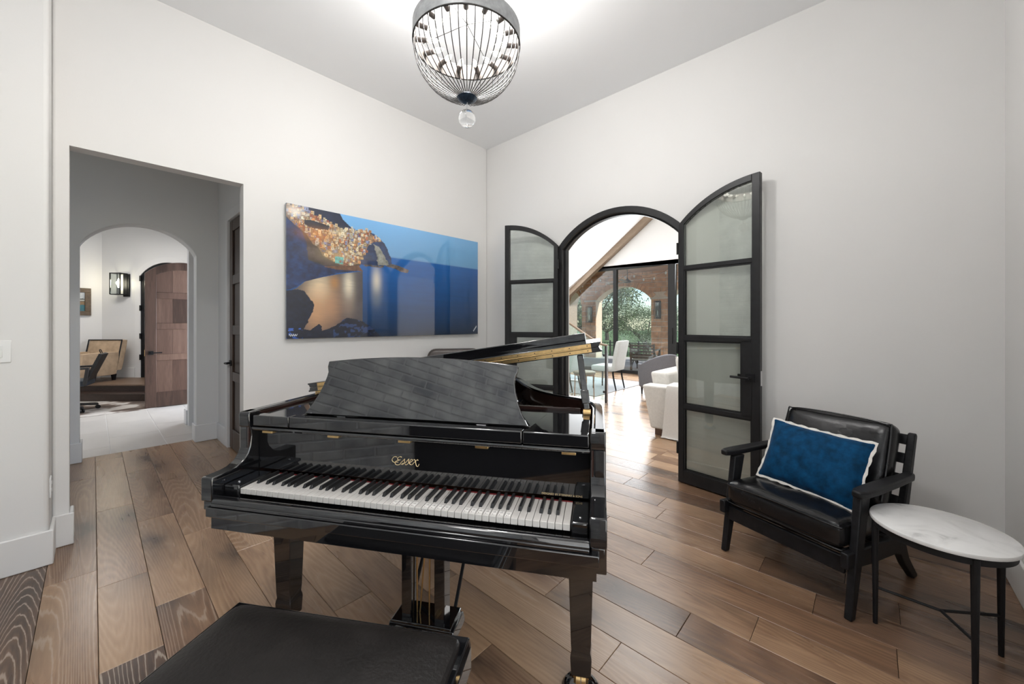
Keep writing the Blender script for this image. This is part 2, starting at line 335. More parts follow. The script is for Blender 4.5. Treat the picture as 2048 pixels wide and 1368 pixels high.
def rbox(w, d, h, c=(0, 0, 0), r=.02, puff=0, nx=8, ny=8, nz=4):
    """Rounded soft cushion box: a subdivided grid box, rounded and puffed."""
    mb = MB(); idx = {}; fs = []
    def P(i, j, k):
        key = (i, j, k)
        if key not in idx:
            x = (i / nx - .5); y = (j / ny - .5); z = (k / nz - .5)
            X, Y, Z = x * w, y * d, z * h
            # round the edges
            ax, ay, az = w / 2 - r, d / 2 - r, h / 2 - r
            cx = max(-ax, min(ax, X)); cy = max(-ay, min(ay, Y)); cz = max(-az, min(az, Z))
            v = Vector((X - cx, Y - cy, Z - cz))
            if v.length > 1e-9: v = v.normalized() * r
            q = Vector((cx, cy, cz)) + v
            if puff:
                g = (1 - (2 * x) ** 2) * (1 - (2 * y) ** 2); q.z += math.copysign(puff * g, z) * min(1, abs(z) * 2)
            idx[key] = len(mb.v); mb.v.append((q.x + c[0], q.y + c[1], q.z + c[2]))
        return idx[key]
    for i in range(nx):
        for j in range(ny):
            for k in (0, nz): fs.append((P(i, j, k), P(i + 1, j, k), P(i + 1, j + 1, k), P(i, j + 1, k)))
    for i in range(nx):
        for k in range(nz):
            for j in (0, ny): fs.append((P(i, j, k), P(i + 1, j, k), P(i + 1, j, k + 1), P(i, j, k + 1)))
    for j in range(ny):
        for k in range(nz):
            for i in (0, nx): fs.append((P(i, j, k), P(i, j + 1, k), P(i, j + 1, k + 1), P(i, j, k + 1)))
    mb.f = fs; return mb
def smoothpath(pts, n=6):
    """Catmull-Rom through 3-d points."""
    P = [Vector(p) for p in pts]; out = []
    for i in range(len(P) - 1):
        p0 = P[max(i - 1, 0)]; p1 = P[i]; p2 = P[i + 1]; p3 = P[min(i + 2, len(P) - 1)]
        for k in range(n):
            t = k / n
            out.append(.5 * ((2 * p1) + (p2 - p0) * t + (2 * p0 - 5 * p1 + 4 * p2 - p3) * t * t + (3 * p1 - p0 - 3 * p2 + p3) * t ** 3))
    out.append(P[-1]); return out

# ------------------------------------------------------------------ room shell
HC = 3.60; XR = 3.45; YL = 3.63; YE = -.55; XB = -.90
def wall_panel(name, fn, u0, u1, z1, t, openings=(), mat=M_WALL, bevel=0, z0=0):
    """A wall of thickness t in (u, z), fn(u, z, depth) -> xyz, with openings (ua, ub, profile(u)->top z); built as strips that share edges."""
    mb = MB()
    cuts = [u0]
    segs = []
    cur = u0
    for (ua, ub, prof, n) in openings:
        segs.append((cur, ua, None, 1)); segs.append((ua, ub, prof, n)); cur = ub
    segs.append((cur, u1, None, 1))
    outer = []
    # bottom outline runs along floor and up around the openings
    pts = [(u0, z0)]
    for (ua, ub, prof, n) in openings:
        pts.append((ua, z0))
        for k in range(n + 1):
            u = ua + (ub - ua) * k / n
            pts.append((u, prof(u)))
        pts.append((ub, z0))
    pts.append((u1, z0))
    clean = [pts[0]]
    for p in pts[1:]:
        if abs(p[0] - clean[-1][0]) + abs(p[1] - clean[-1][1]) > 1e-6: clean.append(p)
    pts = clean; n = len(pts)
    V = [fn(u, z, 0) for u, z in pts] + [fn(u, z, t) for u, z in pts]
    top = [fn(u, z1, 0) for u, z in pts] + [fn(u, z1, t) for u, z in pts]
    # front and back faces as quads under the top line where u advances
    faces = []
    for i in range(n - 1):
        if abs(pts[i + 1][0] - pts[i][0]) > 1e-6:
            faces += [(i, i + 1, 2 * n + i + 1, 2 * n + i), (n + i + 1, n + i, 3 * n + i, 3 * n + i + 1), (2 * n + i, 2 * n + i + 1, 3 * n + i + 1, 3 * n + i)]
        faces.append((i + 1, i, n + i, n + i + 1))
    faces += [(0, 2 * n, 3 * n, n), (n - 1, 2 * n - 1, 4 * n - 1, 3 * n - 1)]
    mb.add(V + top, faces)
    bm = bmesh.new(); me = bpy.data.meshes.new('tmp'); me.from_pydata(mb.v, [], mb.f); bm.from_mesh(me)
    bmesh.ops.remove_doubles(bm, verts=bm.verts, dist=1e-5); bmesh.ops.recalc_face_normals(bm, faces=bm.faces); bm.to_mesh(me); bm.free()
    mb2 = MB(); mb2.v = [tuple(v.co) for v in me.vertices]; mb2.f = [tuple(p.vertices) for p in me.polygons]; bpy.data.meshes.remove(me)
    return mb2.build(name, mat, bevel=bevel, seg=4, angle=30)

# great arch geometry (right wall) : opening Y 1.18 .. 2.50
GA0, GA1, GSP, GAP = 1.165, 2.495, 2.17, 2.485
def arc_fn(a, b, spring, apex):
    hw = (b - a) / 2; rise = apex - spring; rad = (hw * hw + rise * rise) / (2 * rise); c = (a + b) / 2; zc = apex - rad
    return lambda u: zc + math.sqrt(max(0, rad * rad - (u - c) ** 2))
garc = arc_fn(GA0, GA1, GSP, GAP)
struct(wall_panel('wall_right', lambda u, z, d: (XR + d, u, z), -2.0, 8.4, 5.9, .15, [(GA0, GA1, garc, 28)]), 'pale plaster wall with the arched double doorway into the great room', 'wall')
struct(wall_panel('wall_left', lambda u, z, d: (u, YL + d, z), -.17, XR, HC + .05, .11, [(-.10, .805, lambda u: 2.46, 1)], bevel=.016), 'pale plaster wall that carries the blue coastal picture and the hall doorway', 'wall')
struct(wall_panel('wall_near_left', lambda u, z, d: (u, 3.41 + d, z), -1.2, -.17, HC + .05, .33, bevel=.02), 'pale plaster pier at the left edge with the light switch', 'wall')
# wall at the right end, with an opening for the added window behind the camera
mb = MB()
mb.box(1.55, XR, YE - .14, YE, 0, HC); mb.box(XB, -.65, YE - .14, YE, 0, HC); mb.box(-.65, 1.55, YE - .14, YE, 2.75, HC); mb.box(-.65, 1.55, YE - .14, YE, 0, .35)
struct(mb.build('wall_end', M_WALL), 'pale plaster wall at the right edge behind the marble table', 'wall')
# whitewashed brick wall behind the camera (seen in the piano's polish)
bw = struct(MB().box(XB - .12, XB, YE, 3.45, 0, HC).build('wall_back', M_MORTAR), 'whitewashed brick wall behind the photographer, mirrored in the piano', 'wall')
mb = MB(); random.seed(3)
zc = .0; row = 0
while zc < HC - .06:
    y = YE - random.random() * .1
    if row % 2: y -= .11
    while y < 3.42:
        ln = .215; h = .068
        a = max(y, YE); b = min(y + ln, 3.42)
        if b - a > .03:
            o = random.uniform(.003, .007)
            j = lambda: random.uniform(-.004, .004)
            mb.hexa([(XB, a + j(), zc + j()), (XB, b + j(), zc + j()), (XB, b + j(), zc + h + j()), (XB, a + j(), zc + h + j())],
                    [(XB + o, a + .004, zc + .004), (XB + o, b - .004, zc + .004), (XB + o, b - .004, zc + h - .004), (XB + o, a + .004, zc + h - .004)])
        y += ln + .012
    zc += .080; row += 1
tag(mb.build('brick_facing', M_BRICK, bw, smooth=False, fix=False), kind='stuff')
struct(MB().box(XB - .2, XR + .15, YE - .2, YL + .05, HC, HC + .12).build('ceiling', M_CEIL), 'smooth white ceiling above the piano', 'ceiling')
mb = MB(); mb.box(XB, XB + .03, -.45, 1.15, 0, .92); mb.build('dark_reflection_panel', pm('matte_black', (.006, .006, .006), .9), bw)  # unseen black panel added to darken reflections in the piano fronts
# unseen window added around the fill lamp, and an added roof outside
w1 = thing('added_window_1', 'tall unseen window behind the photographer, added around the fill light', 'window', kind='structure')
mb = MB()
for x in (-.65, .45, 1.50): mb.box(x, x + .05, YE - .12, YE - .05, .35, 2.75)
for z in (.35, 1.5, 2.70): mb.box(-.65, 1.55, YE - .12, YE - .05, z, z + .05)
mb.build('window_frame', M_STEEL, w1)
for x in (-.60, .50): MB().box(x, x + 1.0, YE - .09, YE - .084, .40, 2.70).build('pane', M_GLASS_CLR, w1)
struct(MB().box(-2.5, 3.6, YE - 3.6, YE - .14, 2.9, 3.05).build('sunshade', M_TRIM), 'unseen roof outside the window behind the photographer', 'sunshade')  # slab put outside to keep direct sun off the added window

def baseboard(name, segs, label, h=.195, t=.018):
    mb = MB()
    for (x0, x1, y0, y1) in segs: mb.box(x0, x1, y0, y1, 0, h)
    return struct(mb.build(name, M_TRIM, bevel=.006), label, 'baseboard')
baseboard('baseboard_left', [(.825, XR, YL - .018, YL), (-.17, -.08, YL - .018, YL), (-.10, -.082, YL, YL + .128), (.787, .805, YL, YL + .128), (.787, .83, YL - .018, YL)], 'white baseboard under the picture and round the hall doorway')
baseboard('baseboard_near_left', [(-1.2, -.152, 3.392, 3.41), (-.17, -.152, 3.41, YL - .018)], 'white baseboard on the pier at the left edge')
baseboard('baseboard_right', [(XR - .018, XR, YE, GA0), (XR - .018, XR, GA1, YL)], 'white baseboard on either side of the arched doorway')
baseboard('baseboard_end', [(XB, XR, YE, YE + .018)], 'white baseboard behind the marble table')

# ------------------------------------------------------------------ floors
PW = .1893; PX0 = .015
fl = struct(MB().box(-1.2, 3.6117, -.8, 5.86, -.10, -.011).build('floor', M_SUB), 'wide oak plank floor under the piano and in the hall', 'floor')
fl2 = struct(MB().box(3.6117, 10.0, -1.6, 8.3, -.10, -.011).build('floor', M_PLANK), 'oak plank floor of the great room beyond the arch', 'floor')
fl2.color = (.5, 0, 0, 1)
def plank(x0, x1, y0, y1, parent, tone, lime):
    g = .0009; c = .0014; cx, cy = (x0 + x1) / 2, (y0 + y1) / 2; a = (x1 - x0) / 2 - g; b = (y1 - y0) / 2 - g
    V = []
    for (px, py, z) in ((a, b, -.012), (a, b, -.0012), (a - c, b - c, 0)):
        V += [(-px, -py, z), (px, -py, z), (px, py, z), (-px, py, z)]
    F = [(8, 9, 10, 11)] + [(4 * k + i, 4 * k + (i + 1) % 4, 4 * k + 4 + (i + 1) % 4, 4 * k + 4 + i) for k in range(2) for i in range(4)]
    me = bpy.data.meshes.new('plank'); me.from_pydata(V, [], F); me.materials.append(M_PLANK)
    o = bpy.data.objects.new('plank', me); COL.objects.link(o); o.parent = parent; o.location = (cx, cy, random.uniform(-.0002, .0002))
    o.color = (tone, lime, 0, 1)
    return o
KNOWN = {-2: [5.4, 3.55, 2.05], -1: [5.03, 3.13, 1.3], 0: [5.60, 4.09, 2.91, 2.195, .6], 1: [4.96, 3.68, 2.52, 1.1], 2: [4.50, 3.235, 1.75], 4: [4.9, 3.4, 1.86, .5], 5: [4.1, 2.44, 1.18],
         6: [5.0, 3.3, 1.65, .2], 7: [2.6, .78], 8: [3.1, 1.196, .0], 9: [2.2, .62], 10: [3.0, 1.55, .38], 11: [2.1, .95, -.08], 12: [2.9, 1.35, .20], 13: [1.8, .45, -.1], 14: [2.6, 1.1, .1]}
TONE = {(-2, 2): (.02, .75), (-2, 1): (.05, .9), (-1, 2): (.40, .5), (-1, 1): (.30, .2), (-1, 0): (.36, 0), (0, 0): (.5, 0), (0, 1): (.56, 0), (0, 2): (.38, 0), (0, 3): (.46, .1), (0, 4): (.12, .75), (1, 0): (.5, 0), (1, 1): (.36, 0), (1, 2): (.48, .1), (1, 3): (.20, .5), (2, 0): (.46, 0), (2, 1): (.34, .3), (2, 2): (.42, .1)}
random.seed(11)
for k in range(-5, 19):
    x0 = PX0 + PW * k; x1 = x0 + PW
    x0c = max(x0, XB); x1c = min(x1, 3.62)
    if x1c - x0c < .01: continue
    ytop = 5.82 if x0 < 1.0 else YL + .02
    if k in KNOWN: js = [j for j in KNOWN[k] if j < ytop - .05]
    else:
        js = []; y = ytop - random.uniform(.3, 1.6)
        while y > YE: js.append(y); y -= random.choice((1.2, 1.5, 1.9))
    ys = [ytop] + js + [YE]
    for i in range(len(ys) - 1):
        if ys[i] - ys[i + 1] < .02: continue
        tn = TONE.get((k, i), (random.choice((.36, .42, .48, .52, .56, .40)) - (.24 if k >= 9 else .10 if k >= 8 else 0), random.choice((0, 0, 0, .15, .3))))  # right-hand rows darkened in colour, partly standing in for shade there
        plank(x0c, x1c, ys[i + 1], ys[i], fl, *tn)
x = PX0 + PW * 18.5
for k in range(19, 55):
    x0 = PX0 + PW * k; x1 = PX0 + PW * (k + 1)
    if x1 > 9.9: break
    ya, yb = .345 * x0 - 1.0, min(.72 * x1 + .9, 7.4)
    y = yb + random.uniform(0, 1.2); first = True
    while y > ya:
        ln = random.choice((1.2, 1.5, 1.9))
        plank(x0, x1, max(y - ln, ya), min(y, yb), fl2, random.choice((.36, .44, .5, .54, .4)), random.choice((0, 0, .15))); y -= ln
# foyer tiles
ft = struct(MB().box(-3.2, 3.3, 5.80, 12.2, -.10, -.004).build('floor', M_GROUT), 'pale limestone tile floor of the foyer', 'floor')
for i in range(-4, 6):
    x0 = .125 + .445 * i; x1 = x0 + .445
    y = 5.82 - (.09 if i % 2 == 0 else .54)
    while y < 11.0:
        a, b = max(y, 5.822), y + .90
        if b - a > .05:
            g = .003; w, d = (x1 - x0) / 2 - g, (b - a) / 2 - g
            V = [(-w, -d, -.01), (w, -d, -.01), (w, d, -.01), (-w, d, -.01), (-w, -d, -.001), (w, -d, -.001), (w, d, -.001), (-w, d, -.001), (-w + .002, -d + .002, 0), (w - .002, -d + .002, 0), (w - .002, d - .002, 0), (-w + .002, d - .002, 0)]
            F = [(8, 9, 10, 11)] + [(4 * k + q, 4 * k + (q + 1) % 4, 4 * k + 4 + (q + 1) % 4, 4 * k + 4 + q) for k in range(2) for q in range(4)]
            me = bpy.data.meshes.new('tile'); me.from_pydata(V, [], F); me.materials.append(M_TILE)
            o = bpy.data.objects.new('tile', me); COL.objects.link(o); o.parent = ft; o.location = ((x0 + x1) / 2, (a + b) / 2, 0)
        y += .90

# ------------------------------------------------------------------ hall and foyer shell
HY = 5.674
harc = arc_fn(-.09, .805, 2.14, 2.405)
struct(wall_panel('wall_hall_arch', lambda u, z, d: (u, HY + d, z), -3.2, 2.2, 3.45, .18, [(-.09, .805, harc, 24)], bevel=.012), 'grey shaded hall wall with a small arched opening to the foyer', 'wall')
struct(wall_panel('wall_hall_right', lambda u, z, d: (1.01 + d, u, z), 3.74, HY, 3.45, .14, [(4.28, 5.17, lambda u: 2.48, 1)]), 'hall side wall that holds the dark panelled door', 'wall')
struct(MB().box(-2.5, -2.36, 3.74, HY, 0, 3.45).build('wall_hall_left', M_WALL), 'far end wall of the hall, out of sight at the left', 'wall')
struct(MB().box(-2.5, 1.15, 3.742, HY + .2, 3.42, 3.5).build('ceiling', M_CEIL), 'flat hall ceiling behind the doorway', 'ceiling')
baseboard('baseboard_hall', [(.787, 1.01, HY - .018, HY), (-1.5, -.072, HY - .018, HY), (-.09, -.072, HY, HY + .18), (.787, .805, HY, HY + .18), (.99, 1.01, 5.27, HY - .018)], 'white baseboard round the hall arch')
# casing of the dark hall door
mb = MB(); mb.box(.995, 1.012, 5.17, 5.27, 0, 2.58); mb.box(.995, 1.012, 4.18, 4.28, 0, 2.58); mb.box(.995, 1.012, 4.28, 5.17, 2.48, 2.58)
struct(mb.build('trim_1', M_TRIM, bevel=.004), 'white casing round the dark hall door', 'trim')
hd = thing('door_5', 'dark brown panelled door half hidden by the doorway edge', 'door', kind='structure')
MB().box(1.035, 1.06, 4.285, 5.165, .01, 2.475).build('panel', M_HALLDOOR, hd)
for (a, b) in ((4.285, 4.40), (5.05, 5.165)): MB().box(1.018, 1.035, a, b, .01, 2.475).build('stile', M_HALLDOOR, hd, bevel=.006)
for (a, b) in ((.01, .22), (.74, .84), (1.24, 1.34), (1.78, 1.88), (2.36, 2.475)): MB().box(1.019, 1.035, 4.40, 5.05, a, b).build('rail', M_HALLDOOR, hd, bevel=.006)
mb = MB(); mb.box(1.008, 1.018, 5.08, 5.14, .90, .96); mb.tube([(1.01, 5.11, .93), (.965, 5.11, .93)], .012, 10); mb.tube([(.965, 5.12, .93), (.965, 5.00, .935)], .010, 8)
mb.build('handle', M_BLKMETAL, hd)

# foyer walls in the foyer's own turned axes
def foyer_wall(name, a, b, z1, label, z0=0, t=.12):
    (ax, ay), (bx, by) = a, b; d = Vector((bx - ax, by - ay, 0)); n = Vector((-d.y, d.x, 0)).normalized() * t
    if n.dot(Vector(CW(-7, 6.5) + (0,)) - Vector((ax, ay, 0))) > 0: n = -n
    mb = MB(); q = [Vector((ax, ay, 0)), Vector((bx, by, 0)), Vector((bx, by, 0)) + n, Vector((ax, ay, 0)) + n]
    mb.hexa([(p.x, p.y, z0) for p in q], [(p.x, p.y, z1) for p in q])
    return struct(mb.build(name, M_WALL), label, 'wall')
FD = 7.9
foyer_wall('wall_foyer_left', CW(-8.36, FD), CW(-9.8, 5.5), 3.6, 'pale foyer wall with the small framed landscape')
fo0, fo1 = -7.56, -6.48
farc = arc_fn(fo0, fo1, 2.34, 2.60)
struct(wall_panel('wall_foyer_back', lambda u, z, d: CW(u, FD + d) + (z,), -8.36, -3.2, 3.6, .16, [(fo0, fo1, farc, 20)]), 'pale foyer wall with the wall lantern and arched dark doorway', 'wall')
foyer_wall('wall_foyer_right', (1.75, 12.5), (1.75, 8.52), 3.6, 'foyer wall beyond the wooden entry door, out of sight')
foyer_wall('wall_foyer_entry', (1.75, 7.45), (1.75, 5.85), 3.6, 'foyer wall before the wooden entry door, out of sight')
foyer_wall('wall_foyer_stub', (.86, 6.75), (1.75, 6.75), 3.6, 'white wall end just past the hall arch')
baseboard('baseboard_foyer', [(.842, .862, 6.73, 6.89)], 'white baseboard block just past the hall arch')
struct(MB().box(-3.4, 2.2, 5.86, 12.4, 3.42, 3.5).build('ceiling', M_CEIL), 'foyer ceiling, out of sight above the arch', 'ceiling')
foyer_wall('wall_foyer_far', CW(-9.8, 5.5), CW(-6.6, 2.4), 3.5, 'foyer wall out of sight at the left')
# casing of the arched back doorway, its dark jamb and closed door
def arch_ring(fn, a, b, spring, apex, w, d0, d1, z0=0, n=24):
    """An arched frame of face width w outside the opening a..b, between depths d0 and d1."""
    f1 = arc_fn(a, b, spring, apex); hw = (b - a) / 2; rise = apex - spring; rad = (hw * hw + rise * rise) / (2 * rise); c = (a + b) / 2; zc = apex - rad
    inner = [(a, z0)]; outer = [(a - w, z0)]
    th = math.asin(min(1, hw / rad))
    for k in range(n + 1):
        t = -th + 2 * th * k / n
        inner.append((c + rad * math.sin(t), zc + rad * math.cos(t)))
        if k == 0: outer.append((a - w, zc + rad * math.cos(t) + w * .35))
        elif k == n: outer.append((b + w, zc + rad * math.cos(t) + w * .35))
        else: outer.append((c + (rad + w) * math.sin(t), zc + (rad + w) * math.cos(t)))
    inner.append((b, z0)); outer.append((b + w, z0))
    m = len(inner); mb = MB()
    V = [fn(u, z, d0) for u, z in inner] + [fn(u, z, d0) for u, z in outer] + [fn(u, z, d1) for u, z in inner] + [fn(u, z, d1) for u, z in outer]
    F = []
    for i in range(m - 1):
        F += [(i, i + 1, m + i + 1, m + i), (2 * m + i + 1, 2 * m + i, 3 * m + i, 3 * m + i + 1), (i + 1, i, 2 * m + i, 2 * m + i + 1), (m + i, m + i + 1, 3 * m + i + 1, 3 * m + i)]
    F += [(0, m, 3 * m, 2 * m), (m - 1, 3 * m - 1, 4 * m - 1, 2 * m - 1)]
    mb.add(V, F); return mb
fb = lambda u, z, d: CW(u, FD + d) + (z,)
struct(arch_ring(fb, fo0, fo1, 2.34, 2.60, .11, -.02, .01, .26).build('trim_2', M_TRIM), 'white arched casing round the dark foyer doorway', 'trim')
bd = thing('door_6', 'dark arched doorway behind the wooden entry door', 'door', kind='structure')
arch_ring(fb, fo0 + .07, fo1 - .07, 2.31, 2.53, .07, -.005, .15, .26).build('door_frame', M_BLKMETAL, bd)
MB().box(fo0 + .06, fo1 - .06, .10, .14, .26, 2.56).xf(lambda u, d, z: fb(u, z, d)).build('panel', M_HALLDOOR, bd)
for z in (.62, 1.05, 1.62, 2.22):
    MB().box(fo0 - .012, fo0 + .02, -.03, .0, z, z + .11).xf(lambda u, d, z: fb(u, z, d)).build('hinge', M_BLKMETAL, bd)
# two steps up to the wooden landing
st = thing('landing_steps', 'dark wooden steps rising to the landing under the tan armchair', 'steps', kind='structure')
def cbox(l0, l1, d0, d1, z0, z1): return MB().box(l0, l1, d0, d1, z0, z1).xf(lambda l, d, z: CW(l, d) + (z,))
cbox(-9.3, -5.4, 6.78, 7.02, 0, .115).build('riser', M_STEP, st); cbox(-9.3, -5.4, 6.74, 7.04, .115, .135).build('tread', M_STEP, st, bevel=.004)
cbox(-9.3, -5.4, 7.02, FD, 0, .235).build('riser', M_STEP, st); cbox(-9.3, -5.4, 6.97, FD, .235, .262).build('tread', M_LAND, st, bevel=.004)
struct(cbox(-8.36, fo0 - .12, FD - .02, FD, .262, .46).build('baseboard_foyer_back', M_TRIM, bevel=.004), 'white baseboard on the foyer landing', 'baseboard')

# wooden arched entry door leaf
ed = thing('door_4', 'knotty alder entry door with an arched top, standing open', 'door', (.557, 8.44, 0), 0, kind='structure')
EW = .96
earc = arc_fn(0, EW, 2.16, 2.375)
def strip_panel(u0, u1, zlo, zhi, y0, y1, n=12):
    """Panel between u0,u1 whose bottom/top are functions of u."""
    V = []; F = []
    for k in range(n + 1):
        u = u0 + (u1 - u0) * k / n; a, b = zlo(u), zhi(u)
        V += [(u, y0, a), (u, y0, b), (u, y1, b), (u, y1, a)]
    for k in range(n):
        i = 4 * k; F += [(i, i + 4, i + 5, i + 1), (i + 1, i + 5, i + 6, i + 2), (i + 2, i + 6, i + 7, i + 3), (i + 3, i + 7, i + 4, i)]
    F += [(0, 1, 2, 3), (4 * n + 3, 4 * n + 2, 4 * n + 1, 4 * n)]
    return MB().add(V, F)
cst = lambda c: (lambda u: c)
strip_panel(.02, EW - .02, cst(.03), lambda u: earc(u) - .03, .018, .032).build('back_board', M_DOORW, ed)
strip_panel(0, .135, cst(.012), earc, 0, .05, 6).build('stile', M_DOORW, ed, bevel=.004)
strip_panel(EW - .135, EW, cst(.012), earc, 0, .05, 6).build('stile', M_DOORW, ed, bevel=.004)
for (a, b) in ((.012, .25), (.76, .86), (1.265, 1.365), (1.765, 1.865)):
    strip_panel(.135, EW - .135, cst(a), cst(b), .002, .048, 1).build('rail', M_DOORW, ed, bevel=.004)
strip_panel(.135, EW - .135, lambda u: earc(u) - .13, earc, .002, .048, 14).build('arched_rail', M_DOORW, ed, bevel=.003)
for (a, b) in ((.25, .76), (.86, 1.265), (1.365, 1.765), (1.865, 0)):
    ws = [.135, .135 + .20, .135 + .46, EW - .135]
    for q in range(3):
        strip_panel(ws[q] + .001, ws[q + 1] - .001, cst(a), (cst(b) if b else (lambda u: earc(u) - .13)), .012, .018, 1 if b else 6).build('board', M_DOORW, ed)
mb = MB(); mb.box(.04, .10, -.012, 0, .86, .92); mb.tube([(.07, -.01, .89), (.07, -.055, .89)], .011, 10); mb.tube([(.065, -.055, .89), (.20, -.055, .892)], .009, 8)
mb.build('handle', M_BLKMETAL, ed)
mb = MB(); mb.box(-.004, .0, .01, .04, .84, .94); mb.build('latch_plate', M_BRASS, ed)

# foyer wall lantern
sx = thing('wall_sconce', 'lit black rectangular wall lantern with a glass front in the foyer', 'sconce', CW(-7.92, FD) + (2.155,), AZ - PI / 2)
MB().box(.02, .14, -.03, 0, -.25, .21).build('back_plate', M_BLKMETAL, sx, bevel=.003)
mb = MB()
for x in (-.10, .10):
    for y in (-.17, -.03): mb.box(x - .008, x + .008, y - .008, y + .008, -.21, .22)
for z in (-.21, .212):
    for y in (-.17, -.03): mb.box(-.10, .10, y - .008, y + .008, z - .008, z + .008)
    for x in (-.10, .10): mb.box(x - .008, x + .008, -.17, -.03, z - .008, z + .008)
mb.box(-.10, .10, -.17, -.03, -.215, -.205); mb.build('cage', M_BLKMETAL, sx)
MB().lathe([(.013, 0), (.02, .05), (.022, .1), (.015, .16), (.004, .19)], (0, -.10, -.08), 12).build('bulb', M_SCBULB, sx)
MB().lathe([(.018, 0), (.018, .13)], (0, -.10, -.205), 12).build('candle_socket', M_BLKMETAL, sx)
for z in (0,): MB().box(-.09, .09, -.172, -.168, -.20, .205).build('pane', M_GLASS_CLR, sx)
lp = lamp('sconce_light', 'POINT', (0, -.24, .02), 5.5, (1, .90, .66), radius=.05); lp.parent = sx

# small framed landscape
def paint_grid(nu, nv, w, h, fn):
    """A flat print: a fine grid with a per-vertex colour, in x (right) and z (up), facing -y."""
    us = np.linspace(0, 1, nu); vs_ = np.linspace(0, 1, nv); U, V = np.meshgrid(us, vs_)
    colr = fn(U, V)
    co = np.stack([U * w, np.zeros_like(U), V * h], -1).reshape(-1, 3)
    idx = np.arange(nu * nv).reshape(nv, nu)
    q = np.stack([idx[:-1, :-1], idx[:-1, 1:], idx[1:, 1:], idx[1:, :-1]], -1).reshape(-1, 4)
    me = bpy.data.meshes.new('print'); nf = len(q)
    me.vertices.add(len(co)); me.vertices.foreach_set('co', co.ravel())
    me.loops.add(nf * 4); me.loops.foreach_set('vertex_index', q.ravel())
    me.polygons.add(nf); me.polygons.foreach_set('loop_start', np.arange(nf) * 4); me.polygons.foreach_set('loop_total', np.full(nf, 4))
    at = me.color_attributes.new('print', 'FLOAT_COLOR', 'POINT')
    c4 = np.concatenate([colr.reshape(-1, 3), np.ones((nu * nv, 1))], 1).astype(np.float32)
    at.data.foreach_set('color', c4.ravel()); me.update(); return me
def lin(r, g, b):
    f = lambda c: (c / 255 / 12.92) if c / 255 <= .04045 else ((c / 255 + .055) / 1.055) ** 2.4
    return np.array([f(r), f(g), f(b)])
def vnoise(U, V, sx_, sy_, seed=0, octv=4):
    rng = np.random.RandomState(seed); out = np.zeros_like(U); amp = 1; tot = 0
    for o in range(octv):
        gx, gy = int(sx_ * 2 ** o) + 2, int(sy_ * 2 ** o) + 2; g = rng.rand(gy + 1, gx + 1)
        x = np.clip(U, 0, 1) * (gx - 1); y = np.clip(V, 0, 1) * (gy - 1); i = x.astype(int); j = y.astype(int); fx = x - i; fy = y - j
        fx = fx * fx * (3 - 2 * fx); fy = fy * fy * (3 - 2 * fy)
        out += amp * ((g[j, i] * (1 - fx) + g[j, i + 1] * fx) * (1 - fy) + (g[j + 1, i] * (1 - fx) + g[j + 1, i + 1] * fx) * fy); tot += amp; amp *= .55
    return out / tot
def inpoly(U, V, poly):
    ins = np.zeros(U.shape, bool); n = len(poly)
    for i in range(n):
        x1, y1 = poly[i]; x2, y2 = poly[(i + 1) % n]
        if y1 == y2: continue
        c = ((y1 > V) != (y2 > V)) & (U < (x2 - x1) * (V - y1) / (y2 - y1) + x1); ins ^= c
    return ins
def mixc(img, mask, col):
    m = np.asarray(mask, float)[..., None]; return img * (1 - m) + col * m
M_PRINT = attr_mat('acrylic_print', .02, 1.0)
M_PRINT2 = attr_mat('oil_print', .3, .3)
def small_paint(U, V):
    img = np.ones(U.shape + (3,)) * lin(176, 180, 182)
    nz = vnoise(U, V, 4, 4, 5)
    img = mixc(img, V < .66 + .12 * (nz - .5), lin(52, 56, 46)); img = mixc(img, V < .52, lin(120, 92, 52)); img = mixc(img, (V < .60) & (V > .55), lin(190, 190, 180))
    img = mixc(img, V < .30 + .06 * nz, lin(22, 92, 102)); return img * (.75 + .5 * vnoise(U, V, 12, 12, 8))[..., None]
pt = thing('framed_painting', 'small landscape painting in a brown wooden frame on the foyer wall', 'painting')
pa, pb = Vector(CW(-8.36, FD) + (0,)), Vector(CW(-9.8, 5.5) + (0,)); pd = (pb - pa).normalized(); pn = Vector((pd.y, -pd.x, 0))
if pn.dot(Vector(CW(0, 0) + (0,)) - pa) < 0: pn = -pn
po = pa + pd * .62 + pn * .012; ang = math.atan2(-pd.y, -pd.x)
pt.location = (po.x, po.y, 1.52); pt.rotation_euler = (0, 0, ang)
mb = MB(); fw = .085
mb.box(0, .46, -.035, .0, 0, fw); mb.box(0, .46, -.035, .0, .54 - fw, .54); mb.box(0, fw, -.035, .0, fw, .54 - fw); mb.box(.46 - fw, .46, -.035, .0, fw, .54 - fw)
mb.build('frame', pm('walnut_frame', (.10, .065, .035), .4, nscale=20, namt=.3), pt, bevel=.006)
me = paint_grid(60, 70, .30, .38, small_paint); me.materials.append(M_PRINT2); o = bpy.data.objects.new('canvas', me); COL.objects.link(o); o.parent = pt; o.location = (.08, -.012, .08)

# cowhide rug, office chair, tan armchair
rug = MB(); pts = []
for k in range(48):
    a = 2 * PI * k / 48; rr = 1 + .08 * math.sin(5 * a + 1) + .05 * math.sin(9 * a); pts.append((1.35 * rr * math.cos(a), .62 * rr * math.sin(a)))
rug.prism(pts, lambda u, v, d: (u, v, d), .001, .006)
c = CW(-6.95, 6.07); tag(rug.build('cowhide_rug', M_COW, loc=(c[0], c[1], 0), rotz=AZ - PI / 2 + .30), 'brown and white cowhide rug on the foyer tiles', 'rug')

